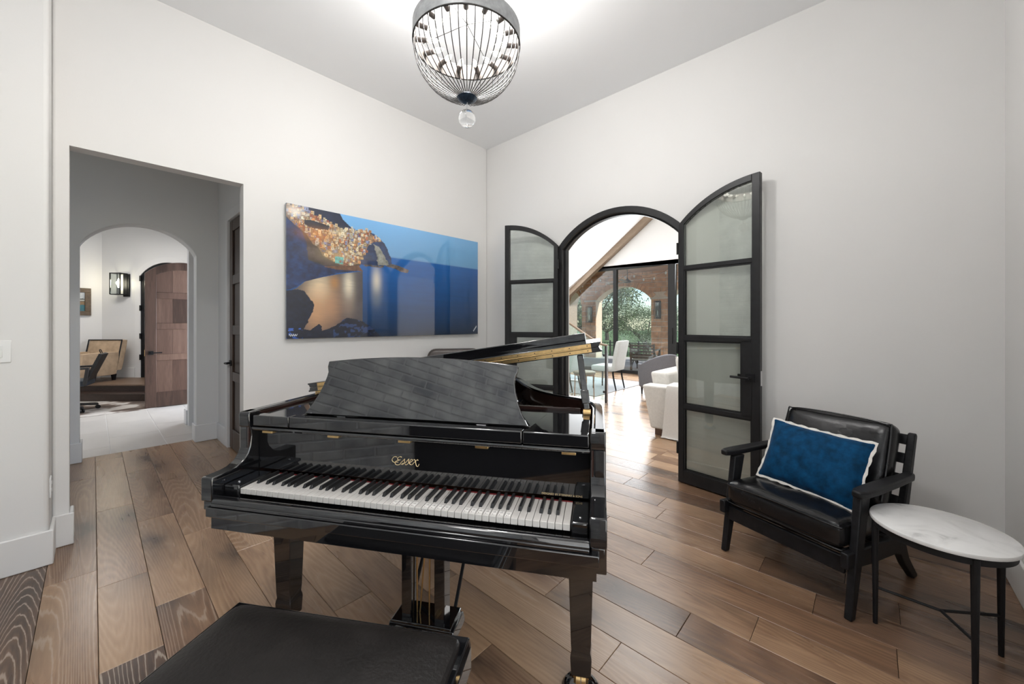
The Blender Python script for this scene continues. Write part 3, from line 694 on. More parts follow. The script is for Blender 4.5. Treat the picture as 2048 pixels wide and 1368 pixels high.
oc = thing('office_chair', 'dark wooden swivel chair on castors in front of the foyer steps', 'chair', CW(-6.78, 5.95) + (0.0065,), AZ - PI / 2 + R(36))
rbox(.46, .44, .09, (0, 0, .44), .03, .015).build('seat', pm('navy_seat', (.03, .04, .055), .5), oc)
mb = MB(); mb.beam((.17, 0, .40), (.36, 0, .88), .38, .045, (1, 0, 0)); mb.build('backrest', M_OFFICE, oc, bevel=.008)
mb = MB(); mb.tube(smoothpath([(.33, -.03, .885), (.315, -.02, .935), (.32, .03, .935), (.335, .04, .885)]), .006, 6); mb.build('pull_handle', M_BLKMETAL, oc)
for s in (-.24, .24):
    mb = MB(); mb.beam((-.20, s, .66), (.25, s, .67), .05, .03); mb.beam((.2, s, .42), (.23, s, .66), .05, .04); mb.build('armrest', M_OFFICE, oc, bevel=.005)
MB().lathe([(.03, .07), (.03, .30), (.05, .40)], (0, 0, 0), 12).build('stem', M_BLKMETAL, oc)
for k in range(5):
    a = 2 * PI * k / 5 + .3; e = (.29 * math.cos(a), .29 * math.sin(a))
    lg = MB().beam((0, 0, .11), (e[0], e[1], .075), .05, .035).build('leg', M_OFFICE, oc, bevel=.005)
    mb = MB()
    for s in (-.016, .016): mb.tube([(e[0] - math.sin(a) * (s - .008), e[1] + math.cos(a) * (s - .008), .03), (e[0] - math.sin(a) * (s + .008), e[1] + math.cos(a) * (s + .008), .03)], .03, 14)
    mb.tube([(e[0], e[1], .03), (e[0], e[1], .08)], .008, 6); mb.build('castor', M_BLKMETAL, lg)

ta = thing('tan_armchair', 'tan suede armchair with dark piping on the foyer landing', 'chair', CW(-8.02, 7.26) + (.262,), AZ - PI / 2)
rbox(.54, .60, .16, (0, -.03, .19), .03).build('seat_base', M_TAN, ta)
rbox(.46, .58, .14, (0, -.05, .335), .05, .02).build('seat_cushion', M_TAN, ta)
mb = rbox(.66, .13, .60, (0, 0, 0), .03, 0); mb.xf(lambda x, y, z: (x * (1 + .0 * z), y + .33 + .34 * (z + .3) * .6, z + .48)); bk = mb.build('backrest', M_TAN, ta)
mb = MB(); mb.tube([(-.325, .27, .20), (-.325, .385, .775), (.325, .385, .775), (.325, .27, .20)], .012, 6); mb.build('piping', M_BLKMETAL, bk)
for s in (-.285, .285):
    mb = rbox(.12, .66, .44, (s, -.02, .33), .035); mb.xf(lambda x, y, z: (x, y + (z - .33) * .12, z)); mb.build('armrest', M_TAN, ta)
for (x, y) in ((-.27, -.28), (.27, -.28), (-.27, .28), (.27, .28)): MB().hexa([(x - .018, y - .018, 0), (x + .018, y - .018, 0), (x + .018, y + .018, 0), (x - .018, y + .018, 0)], [(x - .03, y - .03, .12), (x + .03, y - .03, .12), (x + .03, y + .03, .12), (x - .03, y + .03, .12)]).build('leg', M_DKWOOD, ta)

# light switch and outlet on the near pier
sw = thing('light_switch', 'white wall switch plate at the left edge of the pier', 'switch', (-.345, 3.41, 1.21))
MB().box(-.045, .045, -.006, 0, -.06, .06).build('plate', M_PLASTIC, sw, bevel=.003); MB().box(-.016, .016, -.010, -.006, -.033, .033).build('rocker', M_PLASTIC, sw, bevel=.002)
ot = thing('wall_outlet', 'white outlet plate low on the pier edge beside the doorway', 'outlet', (-.17, 3.47, .42))
MB().box(0, .007, -.035, .035, -.057, .057).build('plate', M_PLASTIC, ot, bevel=.003)
for z in (-.03, .012): MB().box(.007, .009, -.014, .014, z, z + .024).build('receptacle', M_PLASTIC, ot, bevel=.001)

# ------------------------------------------------------------------ arched steel double door
d1 = thing('door_1', 'black steel arched frame lining the doorway to the great room', 'door frame', kind='structure')
fr_ = lambda u, z, d: (XR + d, u, z)
arch_ring(fr_, GA0 + .055, GA1 - .055, GSP - .005, GAP - .055, .055, -.018, .055).build('door_frame', M_STEEL, d1, bevel=.003)
arch_ring(fr_, GA0 + .07, GA1 - .07, GSP - .015, GAP - .07, .03, .03, .085).build('door_stop', M_STEEL, d1, bevel=.002)
arch_ring(fr_, GA0 + .03, GA1 - .03, GSP, GAP - .03, .03, .085, .155).build('jamb_lining', M_TRIM, d1)
LW = .62; LT = .045
larc_r = ((1.30 / 2) ** 2 + .305 ** 2) / (2 * .305)
def leaf(name, label, hinge, free_dir, side):
    """A four-pane steel door leaf; local x runs from the hinge to the free edge, y is the thickness."""
    t = thing(name, label, 'door leaf', (hinge[0], hinge[1], 0), math.atan2(free_dir[1], free_dir[0]), kind='structure')
    top = lambda u: 2.475 - larc_r + math.sqrt(larc_r ** 2 - (LW - u) ** 2)
    y0, y1 = -LT / 2, LT / 2
    strip_panel(0, .045, cst(.012), top, y0, y1, 3).build('hinge_stile', M_STEEL, t, bevel=.003)
    strip_panel(LW - .055, LW, cst(.012), top, y0, y1, 3).build('lock_stile', M_STEEL, t, bevel=.003)
    MB().box(LW - .125, LW - .055, y0, y1, .655, 1.235).build('lock_plate', M_STEEL, t, bevel=.002)
    for (a, b) in ((.012, .115), (.64, .675), (1.215, 1.255), (1.815, 1.85)): MB().box(.045, LW - .055, y0, y1, a, b).build('rail', M_STEEL, t, bevel=.003)
    strip_panel(.045, LW - .055, lambda u: top(u) - .05, top, y0, y1, 14).build('arched_rail', M_STEEL, t, bevel=.003)
    for (a, b, x1) in ((.115, .64, LW - .055), (.675, 1.215, LW - .125), (1.255, 1.815, LW - .055)):
        MB().box(.045, x1, -.004, .004, a, b).build('pane', M_GLASS_DOOR, t)
    strip_panel(.045, LW - .055, cst(1.85), lambda u: top(u) - .05, -.004, .004, 12).build('pane', M_GLASS_DOOR, t)
    # beads round the panes
    mb = MB()
    for (a, b, x1) in ((.115, .64, LW - .055), (.675, 1.215, LW - .125), (1.255, 1.815, LW - .055)):
        for yy in (-.016, .008):
            mb.box(.045, .055, yy, yy + .008, a, b); mb.box(x1 - .010, x1, yy, yy + .008, a, b); mb.box(.045, x1, yy, yy + .008, a, a + .010); mb.box(.045, x1, yy, yy + .008, b - .010, b)
    mb.build('glazing_bead', M_STEEL, t)
    for s in (-1, 1):
        mb = MB(); yy = s * LT / 2
        mb.box(LW - .095, LW - .035, min(yy, yy + s * .010), max(yy, yy + s * .010), .925, .985)
        mb.tube([(LW - .065, yy, .955), (LW - .065, yy + s * .05, .955)], .010, 10)
        mb.tube([(LW - .062, yy + s * .05, .955), (LW - .185, yy + s * .05, .957)], .009, 8)
        mb.build('lever_handle', M_BLKMETAL, t)
    MB().box(LW, LW + .002, -.012, .012, .90, 1.01).build('latch_plate', M_CHROME, t)
    for z in (.25, 1.1, 1.95): MB().tube([(-.006, side * .026, z), (-.006, side * .026, z + .10)], .008, 8).build('hinge', M_STEEL, t)
    return t
th = R(21)
leaf('door_2', 'left steel and glass arched door leaf folded back beside the corner', (3.425, 2.485), (-math.sin(th), math.cos(th)), 1)
leaf('door_3', 'right steel and glass arched door leaf with a lever handle, open towards the armchair', (3.425, 1.205), (-math.sin(R(8)), -math.cos(R(8))), -1)

# ------------------------------------------------------------------ the large coastal picture
def art_fn(U, V):
    A = 2.154 / 1.14
    n1 = vnoise(U, V, 24, 14, 1, 5); n2 = vnoise(U, V, 60, 40, 2, 3); n3 = vnoise(U, V, 10, 6, 3, 4)
    img = np.zeros(U.shape + (3,))
    # sky and sea
    t = np.clip((V - .70) / .30, 0, 1)[..., None]
    skyc = lin(112, 166, 212) * (1 - t) + lin(124, 188, 242) * t
    dk = np.clip((U - .45) / .55, 0, 1)[..., None]
    skyc = skyc * (1 - .35 * dk) + lin(72, 130, 160) * .35 * dk
    t = np.clip(V / .703, 0, 1)[..., None]
    sea = (lin(0, 36, 66) * (1 - t) + lin(4, 98, 178) * t) * (1 - .25 * dk)
    sea = sea * (.92 + .16 * vnoise(U, V, 6, 50, 6, 3))[..., None]
    img = np.where((V > .703)[..., None], skyc, sea)
    img = mixc(img, np.clip(1 - np.abs(V - .706) / .012, 0, 1) * .5, lin(96, 140, 190))
    hill = [(-.01, 1.01), (.2, 1.01), (.30, .60), (.14, .555), (-.01, .58)]
    hm0 = inpoly(U, V, hill); img[hm0] = (lin(74, 62, 62))[None] * (.3 + 1.3 * n2[hm0] * n1[hm0] * 1.6)[:, None]
    mount = [(-.01, 1.01), (.205, 1.01), (.22, .959), (.244, .923), (.27, .885), (.2, .84), (.1, .84), (-.01, .86)]
    img = mixc(img, inpoly(U, V, mount), lin(18, 34, 64)); mm = inpoly(U, V, mount); img[mm] *= (.5 + 1.0 * n1[mm])[:, None]
    head = [(.22, .86), (.268, .887), (.298, .9), (.334, .897), (.366, .884), (.388, .857), (.409, .825), (.426, .781), (.437, .734), (.452, .679), (.452, .639), (.398, .62), (.308, .612), (.25, .6)]
    hm = inpoly(U + .01 * (n2 - .5), V + .012 * (n1 - .5), head); img[hm] = (lin(24, 48, 88) * 1.0)[None] * (.35 + 1.5 * n2[hm])[:, None]
    # cliff streaks under the town
    cl = [(.36, .80), (.39, .78), (.41, .72), (.43, .66), (.435, .63), (.38, .62), (.372, .70)]
    cm = inpoly(U + .02 * (n2 - .5), V, cl); img[cm] = lin(150, 150, 140)[None] * (.25 + 1.3 * n2[cm])[:, None]
    left = [(-.01, .90), (.03, .86), (.06, .80), (.075, .72), (.08, .60), (.14, .566), (.19, .558), (.29, .552), (.20, .518), (.142, .483), (.098, .446), (.06, .425), (.037, .388), (-.01, .35)]
    lm = inpoly(U + .008 * (n2 - .5), V + .01 * (n1 - .5), left); img[lm] = lin(26, 52, 100)[None] * (.25 + 1.5 * n1[lm] * n2[lm] * 1.6)[:, None]
    # town: small bright houses
    town = [(.0, .99), (.05, .995), (.075, .975), (.116, .938), (.164, .905), (.22, .878), (.268, .885), (.334, .893), (.404, .833), (.36, .815), (.334, .774), (.318, .70), (.303, .655), (.288, .61), (.239, .580), (.201, .590), (.137, .643), (.12, .70), (.10, .72), (.07, .80), (.03, .85), (.0, .90)]
    tm = inpoly(U, V, town)
    warm = lin(150, 116, 88); img[tm] = warm[None] * (.25 + 1.2 * n2[tm])[:, None]
    rng = np.random.RandomState(4)
    pal = [lin(*c_) for c_ in ((236, 218, 184), (226, 190, 140), (186, 112, 76), (244, 236, 216), (206, 160, 116), (232, 206, 158), (160, 92, 72), (150, 160, 196), (206, 190, 172), (224, 158, 100), (120, 116, 150), (240, 226, 190))]
    k = 0; tries = 0
    while k < 520 and tries < 9000:
        tries += 1
        u, v = rng.uniform(0, .42), rng.uniform(.56, 1.0)
        if not inpoly(np.array([[u]]), np.array([[v]]), town)[0, 0]: continue
        w, h = rng.uniform(.006, .013), rng.uniform(.014, .034)
        m = (U > u) & (U < u + w) & (V > v) & (V < v + h); c_ = pal[rng.randint(len(pal))] * rng.uniform(.55, 1.15)
        img[m] = c_
        m2 = (U > u + w * .3) & (U < u + w * .55) & (V > v + h * .35) & (V < v + h * .65); img[m2] = c_ * .22
        m3 = (V > v - .004) & (V <= v) & (U > u) & (U < u + w); img[m3] = c_ * .3
        k += 1
    gap = [(.065, .902), (.098, .905), (.137, .894), (.164, .886), (.16, .854), (.129, .847), (.086, .85), (.065, .868)]
    gm = inpoly(U, V, gap); img[gm] = lin(34, 40, 52)[None] * (.4 + 1.2 * n2[gm])[:, None]
    # arcade terrace and warm glow
    for (cx, cy, rx, ry, cc, aa) in ((.12, .80, .07, .05, lin(255, 170, 90), .35), (.2, .66, .09, .06, lin(250, 220, 160), .28), (.03, .95, .03, .035, lin(255, 250, 240), .8), (.21, .845, .035, .03, lin(250, 236, 190), .4)):
        g = np.exp(-(((U - cx) / rx) ** 2 + ((V - cy) / ry) ** 2)); img = mixc(img, np.clip(g * aa, 0, 1), cc)
    tl = (np.abs(U - .205) < .018) & (np.abs(V - .622) < .03) & (n2 > .42); img[tl] = lin(120, 186, 176)[None] * (.1 + 1.7 * n2[tl])[:, None]
    shore = [(.137, .56), (.29, .60), (.31, .555), (.20, .545)]
    sm = inpoly(U, V, shore); img[sm] = lin(120, 84, 60)[None] * (.3 + 1.2 * n2[sm])[:, None]
    point = [(.452, .645), (.484, .636), (.513, .627), (.546, .605), (.538, .58), (.496, .588), (.455, .611), (.404, .618), (.31, .612), (.32, .598), (.40, .602)]
    pm_ = inpoly(U, V + .01 * (n2 - .5), point); img[pm_] = lin(110, 98, 92)[None] * (.15 + 1.5 * n2[pm_])[:, None]
    # lit water
    pool = [(-.01, .33), (.037, .379), (.069, .433), (.142, .479), (.201, .511), (.308, .554), (.308, .0), (.05, .0)]
    wm = inpoly(U, V, pool)
    base = lin(84, 78, 80)[None] * np.ones((wm.sum(), 1)); img[wm] = base * (.6 + .6 * n1[wm])[:, None]
    for (cx, cy, rx, ry, cc, aa) in ((.125, .36, .045, .14, lin(255, 236, 196), 1.0), (.11, .22, .05, .17, lin(214, 164, 120), .9), (.17, .26, .05, .16, lin(196, 148, 110), .75), (.185, .44, .02, .05, lin(200, 140, 70), .7),
                                      (.245, .42, .022, .12, lin(250, 238, 212), .95), (.245, .26, .03, .12, lin(150, 128, 112), .6)):
        g = np.exp(-(((U - cx) / rx) ** 2 + ((V - cy) / ry) ** 2)) * aa * wm; img = mixc(img, np.clip(g * (.85 + .3 * vnoise(U, V, 30, 90, 9, 2)), 0, 1), cc)
    for (cx, cy, rx, ry, cc, aa) in ((.375, .48, .022, .12, lin(236, 226, 206), .9), (.375, .33, .03, .09, lin(120, 128, 134), .5)):
        g = np.exp(-(((U - cx) / rx) ** 2 + ((V - cy) / ry) ** 2)) * aa * (V < .60); img = mixc(img, np.clip(g, 0, 1), cc)
    # foreground rocks
    rock = [(-.01, .35), (.045, .372), (.065, .358), (.086, .31), (.103, .243), (.09, .166), (.061, .073), (.086, .064), (.122, .106), (.133, .093), (.133, .054), (.164, .071), (.201, .115), (.239, .161), (.268, .150), (.305, .133), (.36, .07), (.40, -.01), (-.01, -.01)]
    rm = inpoly(U + .012 * (n2 - .5), V + .012 * (n1 - .5), rock); img[rm] = lin(16, 26, 48)[None] * (.3 + 1.4 * n2[rm])[:, None]
    hl = rm & (U > .18) & (n2 > .56); img[hl] = lin(44, 64, 108)
    b2 = rm & (U < .07) & (V < .08) & (n2 > .5); img[b2] = lin(60, 100, 190)
    # two small pale signatures
    for (u0, v0, du, dv, ph) in ((.010, .026, .030, .010, 0), (.965, .030, .026, .034, 1)):
        if ph == 0: s = (np.abs(V - (v0 + dv * np.sin((U - u0) * 900) * .5)) < .004) & (U > u0) & (U < u0 + du)
        else: s = (np.abs((V - v0) - (U - u0) * 2.2 - .006 * np.sin((U - u0) * 1200)) < .007) & (U > u0) & (U < u0 + du)
        img[s] = lin(225, 228, 232)
    return np.clip(img, 0, 1)
art = thing('coastal_picture', 'large unframed glossy print of a lit cliff village above a blue sea', 'picture', (1.097, YL - .012, 1.231))
MB().box(0, 2.154, -.030, -.004, 0, 1.14).build('backing', pm('print_edge', (.25, .27, .30), .3), art)
MB().box(.2, 1.95, -.004, .012, .2, .95).build('hanging_cleat', M_CHROME, art)
me = paint_grid(560, 300, 2.154, 1.14, art_fn); me.materials.append(M_PRINT); o = bpy.data.objects.new('print', me); COL.objects.link(o); o.parent = art; o.location = (0, -.0305, 0)

# ------------------------------------------------------------------ grand piano
PANG = math.atan2(-.8625, .506)
PO = (.68475, 1.20565)
pn_ = thing('grand_piano', 'glossy black baby grand piano with its lid half raised', 'piano', (PO[0], PO[1], 0), PANG)
XL_, XR_ = -.735, .722
# case outline (local), from the treble front round the tail to the bass front
def case_outline(inset=0.0, y0=.108):
    bent = [(XR_, y0), (XR_, .42), (XR_ - .004, .56), (.690, .655), (.640, .715), (.560, .765), (.470, .83), (.385, .93), (.315, 1.06), (.25, 1.21), (.18, 1.34), (.08, 1.43), (-.06, 1.485), (-.22, 1.50), (-.40, 1.49), (-.55, 1.45), (-.66, 1.37), (-.72, 1.25), (XL_, 1.08), (XL_, .6), (XL_, y0)]
    P = smoothpath([(x, y, 0) for x, y in bent], 4); P = [(p.x, p.y) for p in P]
    if inset:
        out = []
        for i, (x, y) in enumerate(P):
            a = P[max(i - 1, 0)]; b = P[min(i + 1, len(P) - 1)]; dx, dy = b[0] - a[0], b[1] - a[1]; l_ = math.hypot(dx, dy) or 1
            out.append((x - dy / l_ * inset, y + dx / l_ * inset))
        return out
    return P
oc_, ic_ = case_outline(), case_outline(.040)
def ring(o, i, z0, z1):
    n = len(o); mb = MB(); V = [(x, y, z0) for x, y in o] + [(x, y, z1) for x, y in o] + [(x, y, z0) for x, y in i] + [(x, y, z1) for x, y in i]; F = []
    for k in range(n - 1):
        F += [(k, k + 1, n + k + 1, n + k), (2 * n + k + 1, 2 * n + k, 3 * n + k, 3 * n + k + 1), (n + k, n + k + 1, 3 * n + k + 1, 3 * n + k), (k + 1, k, 2 * n + k, 2 * n + k + 1)]
    F += [(0, n, 3 * n, 2 * n), (n - 1, 3 * n - 1, 4 * n - 1, 2 * n - 1)]
    return mb.add(V, F)
ring(oc_, ic_, .66, 1.0).build('rim', M_PIANO, pn_, bevel=.006, seg=3)
ii = case_outline(.046); ring(ic_, ii, .70, .992).build('rim_lining', M_PIANO_IN, pn_)
MB().prism([p for p in ic_ if p[1] > .30][::-1], lambda u, v, d: (u, v, d), .86, .88).build('soundboard', M_LAND, pn_)
ip = [(x * .93, .30 + (y - .30) * .93) for x, y in ic_ if y > .25]
MB().prism(ip[::-1], lambda u, v, d: (u, v, d), .885, .90).build('iron_plate', M_PLATE, pn_, bevel=.004)
mb = MB()
for k in range(60):
    x = -.60 + 1.18 * k / 59; ye = max(.50, min(1.30, 1.32 - .9 * max(0, x + .1))); mb.tube([(x, .615, .925), (x - .02, max(ye, .64), .925)], .0016, 4)
tag(mb.build('strings', M_CHROME, pn_, smooth=False), kind='stuff')
MB().box(-.66, .655, .295, .60, .90, .958).build('action_cover', M_PIANO, pn_, bevel=.004)
MB().box(-.66, .62, .60, .615, .90, .972).build('damper_rail', M_PIANO_IN, pn_, bevel=.003)
MB().box(XL_ + .03, XR_ - .03, -.035, .60, .60, .668).build('bottom_frame', M_PIANO, pn_)
# cheeks: arm blocks with the swept scroll
def cheek(x0, x1):
    prof = [(-.050, .705), (-.050, .786), (-.046, .793), (.02, .794), (.052, .799), (.08, .812), (.101, .835), (.112, .862), (.117, .90), (.116, .925), (.108, .940), (.106, .945), (.104, .99), (.108, 1.0), (.16, 1.0), (.16, .60), (.0, .60), (.0, .705)]
    return MB().prism(prof, lambda u, v, d: (d, u, v), x0, x1)
cheek(XL_, -.685).build('arm', M_PIANO, pn_, bevel=.004); cheek(.672, XR_).build('arm', M_PIANO, pn_, bevel=.004)
for (a, b) in ((XL_ + .008, -.69), (.677, XR_ - .006)): MB().box(a, b, -.046, .0, .672, .705).build('arm_foot', M_PIANO, pn_, bevel=.003)
mb = MB(); mb.box(-.70, .70, -.062, .20, .655, .690); mb.box(-.685, .672, -.056, .20, .690, .702); mb.build('keybed', M_PIANO, pn_, bevel=.003)
mb = MB(); mb.prism([(-.052, .70), (-.052, .708), (-.046, .717), (-.036, .721), (-.024, .720), (-.012, .712), (-.006, .70)], lambda u, v, d: (d, u, v), -.685, .672); mb.build('key_slip', M_PIANO, pn_, bevel=.002)
for (a, b) in ((-.683, -.616), (.616, .670)):
    kb = MB().box(a, b, -.004, .150, .700, .752).build('key_block', M_PIANO, pn_, bevel=.006, seg=3)
    MB().lathe([(.006, 0), (.006, .002), (.002, .004)], ((a + b) / 2, .030, .752), 12).build('screw', M_CHROME, kb)
MB().box(-.612, .612, .150, .156, .735, .7445).build('felt_strip', M_FELT, pn_)
KW = 1.226 / 52
wk = None
wm_ = MB(); wm_.box(-KW / 2 + .0008, KW / 2 - .0008, .0, .152, .722, .7425)
white0 = wm_.build('white_key', M_IVORY, pn_, loc=(-.613 + KW / 2, 0, 0), bevel=.0012)
whites = [white0]
for i in range(1, 52): whites.append(dup(white0, loc=(-.613 + KW * (i + .5), 0, 0)))
bkm = MB().hexa([(-.0058, .049, .7425), (.0058, .049, .7425), (.0058, .150, .7425), (-.0058, .150, .7425)], [(-.0044, .056, .7555), (.0044, .056, .7555), (.0044, .150, .7555), (-.0044, .150, .7555)])
black0 = None
for i in range(51):
    nm = 'ABCDEFG'[i % 7]
    if nm in 'ACDFG':
        x = -.613 + KW * (i + 1)
        x += {'C': -.003, 'D': .003, 'F': -.0035, 'G': 0, 'A': .0035}[nm]
        if black0 is None: black0 = bkm.build('black_key', M_EBONY, pn_, loc=(x, 0, 0), bevel=.0012)
        else: dup(black0, loc=(x, 0, 0))
# note stickers: pale labels with a staff and a note on fifteen keys in the upper half
M_STK = pm('sticker_paper', (.74, .72, .69), .5)
for q, i in enumerate([26, 27, 28, 29, 31, 32, 33, 34, 37, 38, 39, 40, 41, 42, 43]):
    s_ = MB().box(-.008, .008, .008, .036, .7425, .7427).build('note_sticker', M_STK, whites[i], smooth=False)
    mb = MB()
    for r_ in range(5): mb.box(-.006, .006, .022 + .0022 * r_, .0224 + .0022 * r_, .7427, .7428)
    yy = .021 + .0016 * (q % 7); mb.lathe([(.0016, .7427), (.0016, .7428)], (.001, yy, 0), 8); mb.box(.0022, .0027, yy, yy + .008, .7427, .7428)
    mb.box(-.005, -.002, .010, .0145, .7427, .7428); mb.box(.0, .0035, .0115, .013, .7427, .7428)
    mk_ = mb.build('note_mark', M_INK, whites[i], smooth=False)
# fallboard, its moulded lip, lettering and hinges
fbp = [(.154, .93), (.154, .757), (.170, .757), (.170, .93)]
fbo = MB().prism(fbp, lambda u, v, d: (d, u, v), -.684, .671).build('fallboard', M_PIANO, pn_, bevel=.002)
MB().prism([(.116, .925), (.113, .932), (.116, .940), (.17, .944), (.17, .925)], lambda u, v, d: (d, u, v), -.684, .671).build('fallboard_lip', M_PIANO, pn_, bevel=.002)
for x in (-.610, -.308, -.007, .293, .600): MB().box(x - .024, x + .024, .118, .154, .916, .9245).build('hinge', M_BRASS, fbo, bevel=.001)
ESS = [[(-.054, .848), (-.058, .85), (-.064, .85), (-.07, .846), (-.074, .84), (-.075, .836), (-.072, .831), (-.066, .828), (-.06, .829), (-.049, .83)], [(-.038, .849), (-.035, .85), (-.039, .852), (-.045, .85), (-.05, .847), (-.052, .842), (-.049, .839), (-.045, .838), (-.04, .84)], [(-.045, .838), (-.054, .835), (-.062, .829), (-.061, .822), (-.055, .819), (-.047, .82), (-.04, .824), (-.038, .829), (-.03, .836), (-.022, .844), (-.023, .838), (-.023, .83), (-.028, .824), (-.033, .822), (-.036, .823)], [(-.034, .826), (-.02, .829), (-.013, .837), (-.005, .845), (-.007, .838), (-.006, .83), (-.011, .825), (-.017, .822), (-.02, .824)], [(-.004, .83), (.004, .835), (.011, .841), (.007, .844), (.001, .841), (-.002, .833), (-.001, .827), (.004, .824), (.01, .826), (.016, .833), (.023, .838), (.027, .843), (.031, .845), (.033, .842)], [(.015, .843), (.019, .845), (.022, .838), (.024, .829), (.026, .822), (.031, .819), (.035, .824), (.037, .829)]]
mb = MB()
fy = lambda z: .1536
for s in ESS: mb.tube(smoothpath([(x, fy(z), z) for x, z in s], 5), .0013, 6)
mb.build('lettering', M_GOLD, fbo)
cu = bpy.data.curves.new('lettering', 'FONT'); cu.body = 'DESIGNED BY STEINWAY & SONS'; cu.size = .0094; cu.extrude = .0002; cu.materials.append(M_GOLD); cu.offset = .0001
tx = bpy.data.objects.new('lettering', cu); COL.objects.link(tx); tx.parent = fbo; tx.location = (.503, fy(.758) - .0006, .7605); tx.rotation_euler = (PI / 2, 0, 0)
bpy.context.view_layer.update(); tm_ = bpy.data.meshes.new_from_object(tx); bpy.data.objects.remove(tx)
tx = bpy.data.objects.new('small_lettering', tm_); COL.objects.link(tx); tx.parent = fbo; tx.location = (.503, .1532, .7605); tx.rotation_euler = (PI / 2, 0, 0)
# music shelf and desk
mb = MB(); mb.box(-.500, .44, .110, .155, .945, .988); mb.build('music_shelf', M_PIANO, pn_, bevel=.004, seg=3)
MB().box(-.672, -.503, .110, .155, .945, .988).build('shelf_end', M_PIANO, pn_, bevel=.004, seg=3); MB().box(.443, .668, .110, .155, .945, .988).build('shelf_end', M_PIANO, pn_, bevel=.004, seg=3)
for poly in ([(-.485, .150), (-.50, .30), (-.48, .47), (-.672, .47), (-.672, .150)], [(.45, .150), (.668, .150), (.668, .44), (.49, .41), (.455, .195)]):
    MB().prism(poly, lambda u, v, d: (u, v, d), .968, .984).build('sliding_panel', M_PIANO, pn_, bevel=.003)
DT = math.radians(21)
half = [(.463, .004), (.455, .018), (.436, .05), (.421, .085), (.409, .125), (.403, .16), (.402, .18), (.408, .195), (.411, .203), (.411, .226)]
topc = [(.411 - .822 * k / 16, .226 + .026 * (1 - ((k - 8) / 8) ** 2)) for k in range(1, 16)]
outl = half + topc + [(-x, z) for x, z in half[::-1]]
dk_ = MB().prism(outl, lambda u, v, d: (u - .012, .165 + v * math.sin(DT) + d * math.cos(DT), .988 + v * math.cos(DT) - d * math.sin(DT)), .0, .018).build('music_desk', M_PIANO, pn_, bevel=.003, seg=3)
for x in (-.30, .28): MB().box(x - .018, x + .018, .158, .166, .988, .9905).build('hinge', M_CHROME, dk_)
mb = MB(); mb.beam((0, .23, 1.12), (0, .31, .985), .02, .01); mb.build('desk_stay', M_BRASS, dk_)
# lid: main leaf, folded front leaf lying on it, brass piano hinge between
la = math.atan(.1575)
def lidp(x, y, z):   # from the hinge line on the bass side; x across the lid
    return (XL_ + x * math.cos(la) - z * math.sin(la), y, 1.012 + x * math.sin(la) + z * math.cos(la))
lo_ = [(min((x - XL_) * 1.012, 1.468), y + .006) for x, y in case_outline(-.006) if y > .50]
lo_ = [(1.468, .50)] + lo_ + [(-.002, .50)]
def lid_slab(name, outline, z0, z1, parent):
    mb = MB(); lev = [(z0, 0), (z0 + (z1 - z0) * .30, .0), (z0 + (z1 - z0) * .42, -.006), (z1, -.010)] if z0 < .01 else [(z0, -.010), (z0 + (z1 - z0) * .58, -.006), (z0 + (z1 - z0) * .70, 0), (z1, 0)]
    n = len(outline); cx = sum(p[0] for p in outline) / n; cy = sum(p[1] for p in outline) / n; V = []
    for z, off in lev:
        for (x, y) in outline:
            sx_ = off if x > 1.40 else (-off if x < .05 else off * .5 * (1 if x > cx else -1)); V.append(lidp(x + sx_, y, z))
    F = [(k * n + i, k * n + (i + 1) % n, (k + 1) * n + (i + 1) % n, (k + 1) * n + i) for k in range(len(lev) - 1) for i in range(n)] + [tuple(range(n))[::-1], tuple((len(lev) - 1) * n + i for i in range(n))]
    return mb.add(V, F).build(name, M_PIANO, parent, bevel=.0015)
lid = lid_slab('lid', lo_, 0, .0215, pn_)
flap = lid_slab('lid_front_leaf', [(1.468, .50), (1.468, .88), (-.002, .88), (-.002, .50)], .0222, .0437, pn_)
mb = MB(); mb.box(.10, 1.395, .862, .884, .043, .083); mb.xf(lidp); mb.build('lid_lip', M_PIANO, flap, bevel=.004)
for (z0, z1, pr) in ((.0035, .0185, lid), (.0250, .0400, flap)):
    mb = MB(); mb.box(.055, 1.425, .4975, .501, z0, z1); mb.xf(lidp); mb.build('hinge_strip', M_BRASS, pr)
mb = MB(); mb.tube([lidp(.055, .4975, .0218), lidp(1.425, .4975, .0218)], .0022, 8); mb.build('hinge_pin', M_BRASS, lid)
mb = MB()
for k in range(18):
    for z in (.011, .0325): mb.tube([lidp(.10 + .077 * k, .498, z), lidp(.10 + .077 * k, .4962, z)], .0024, 8)
tag(mb.build('hinge_screws', M_DKWOOD, lid), kind='stuff')
for y in (.56, 1.1): MB().box(XL_ - .004, XL_ + .03, y, y + .05, 1.0, 1.013).build('lid_hinge', M_BRASS, lid)
mb = MB(); mb.tube([lidp(.03, .515, 0), (XL_ + .03, .515, .99)], .004, 6); mb.build('hinge_post', M_BRASS, lid)
mb = MB(); mb.lathe([(.008, -.016), (.008, 0)], lidp(1.02, .53, 0), 10); mb.build('lid_knob', M_CHROME, lid)
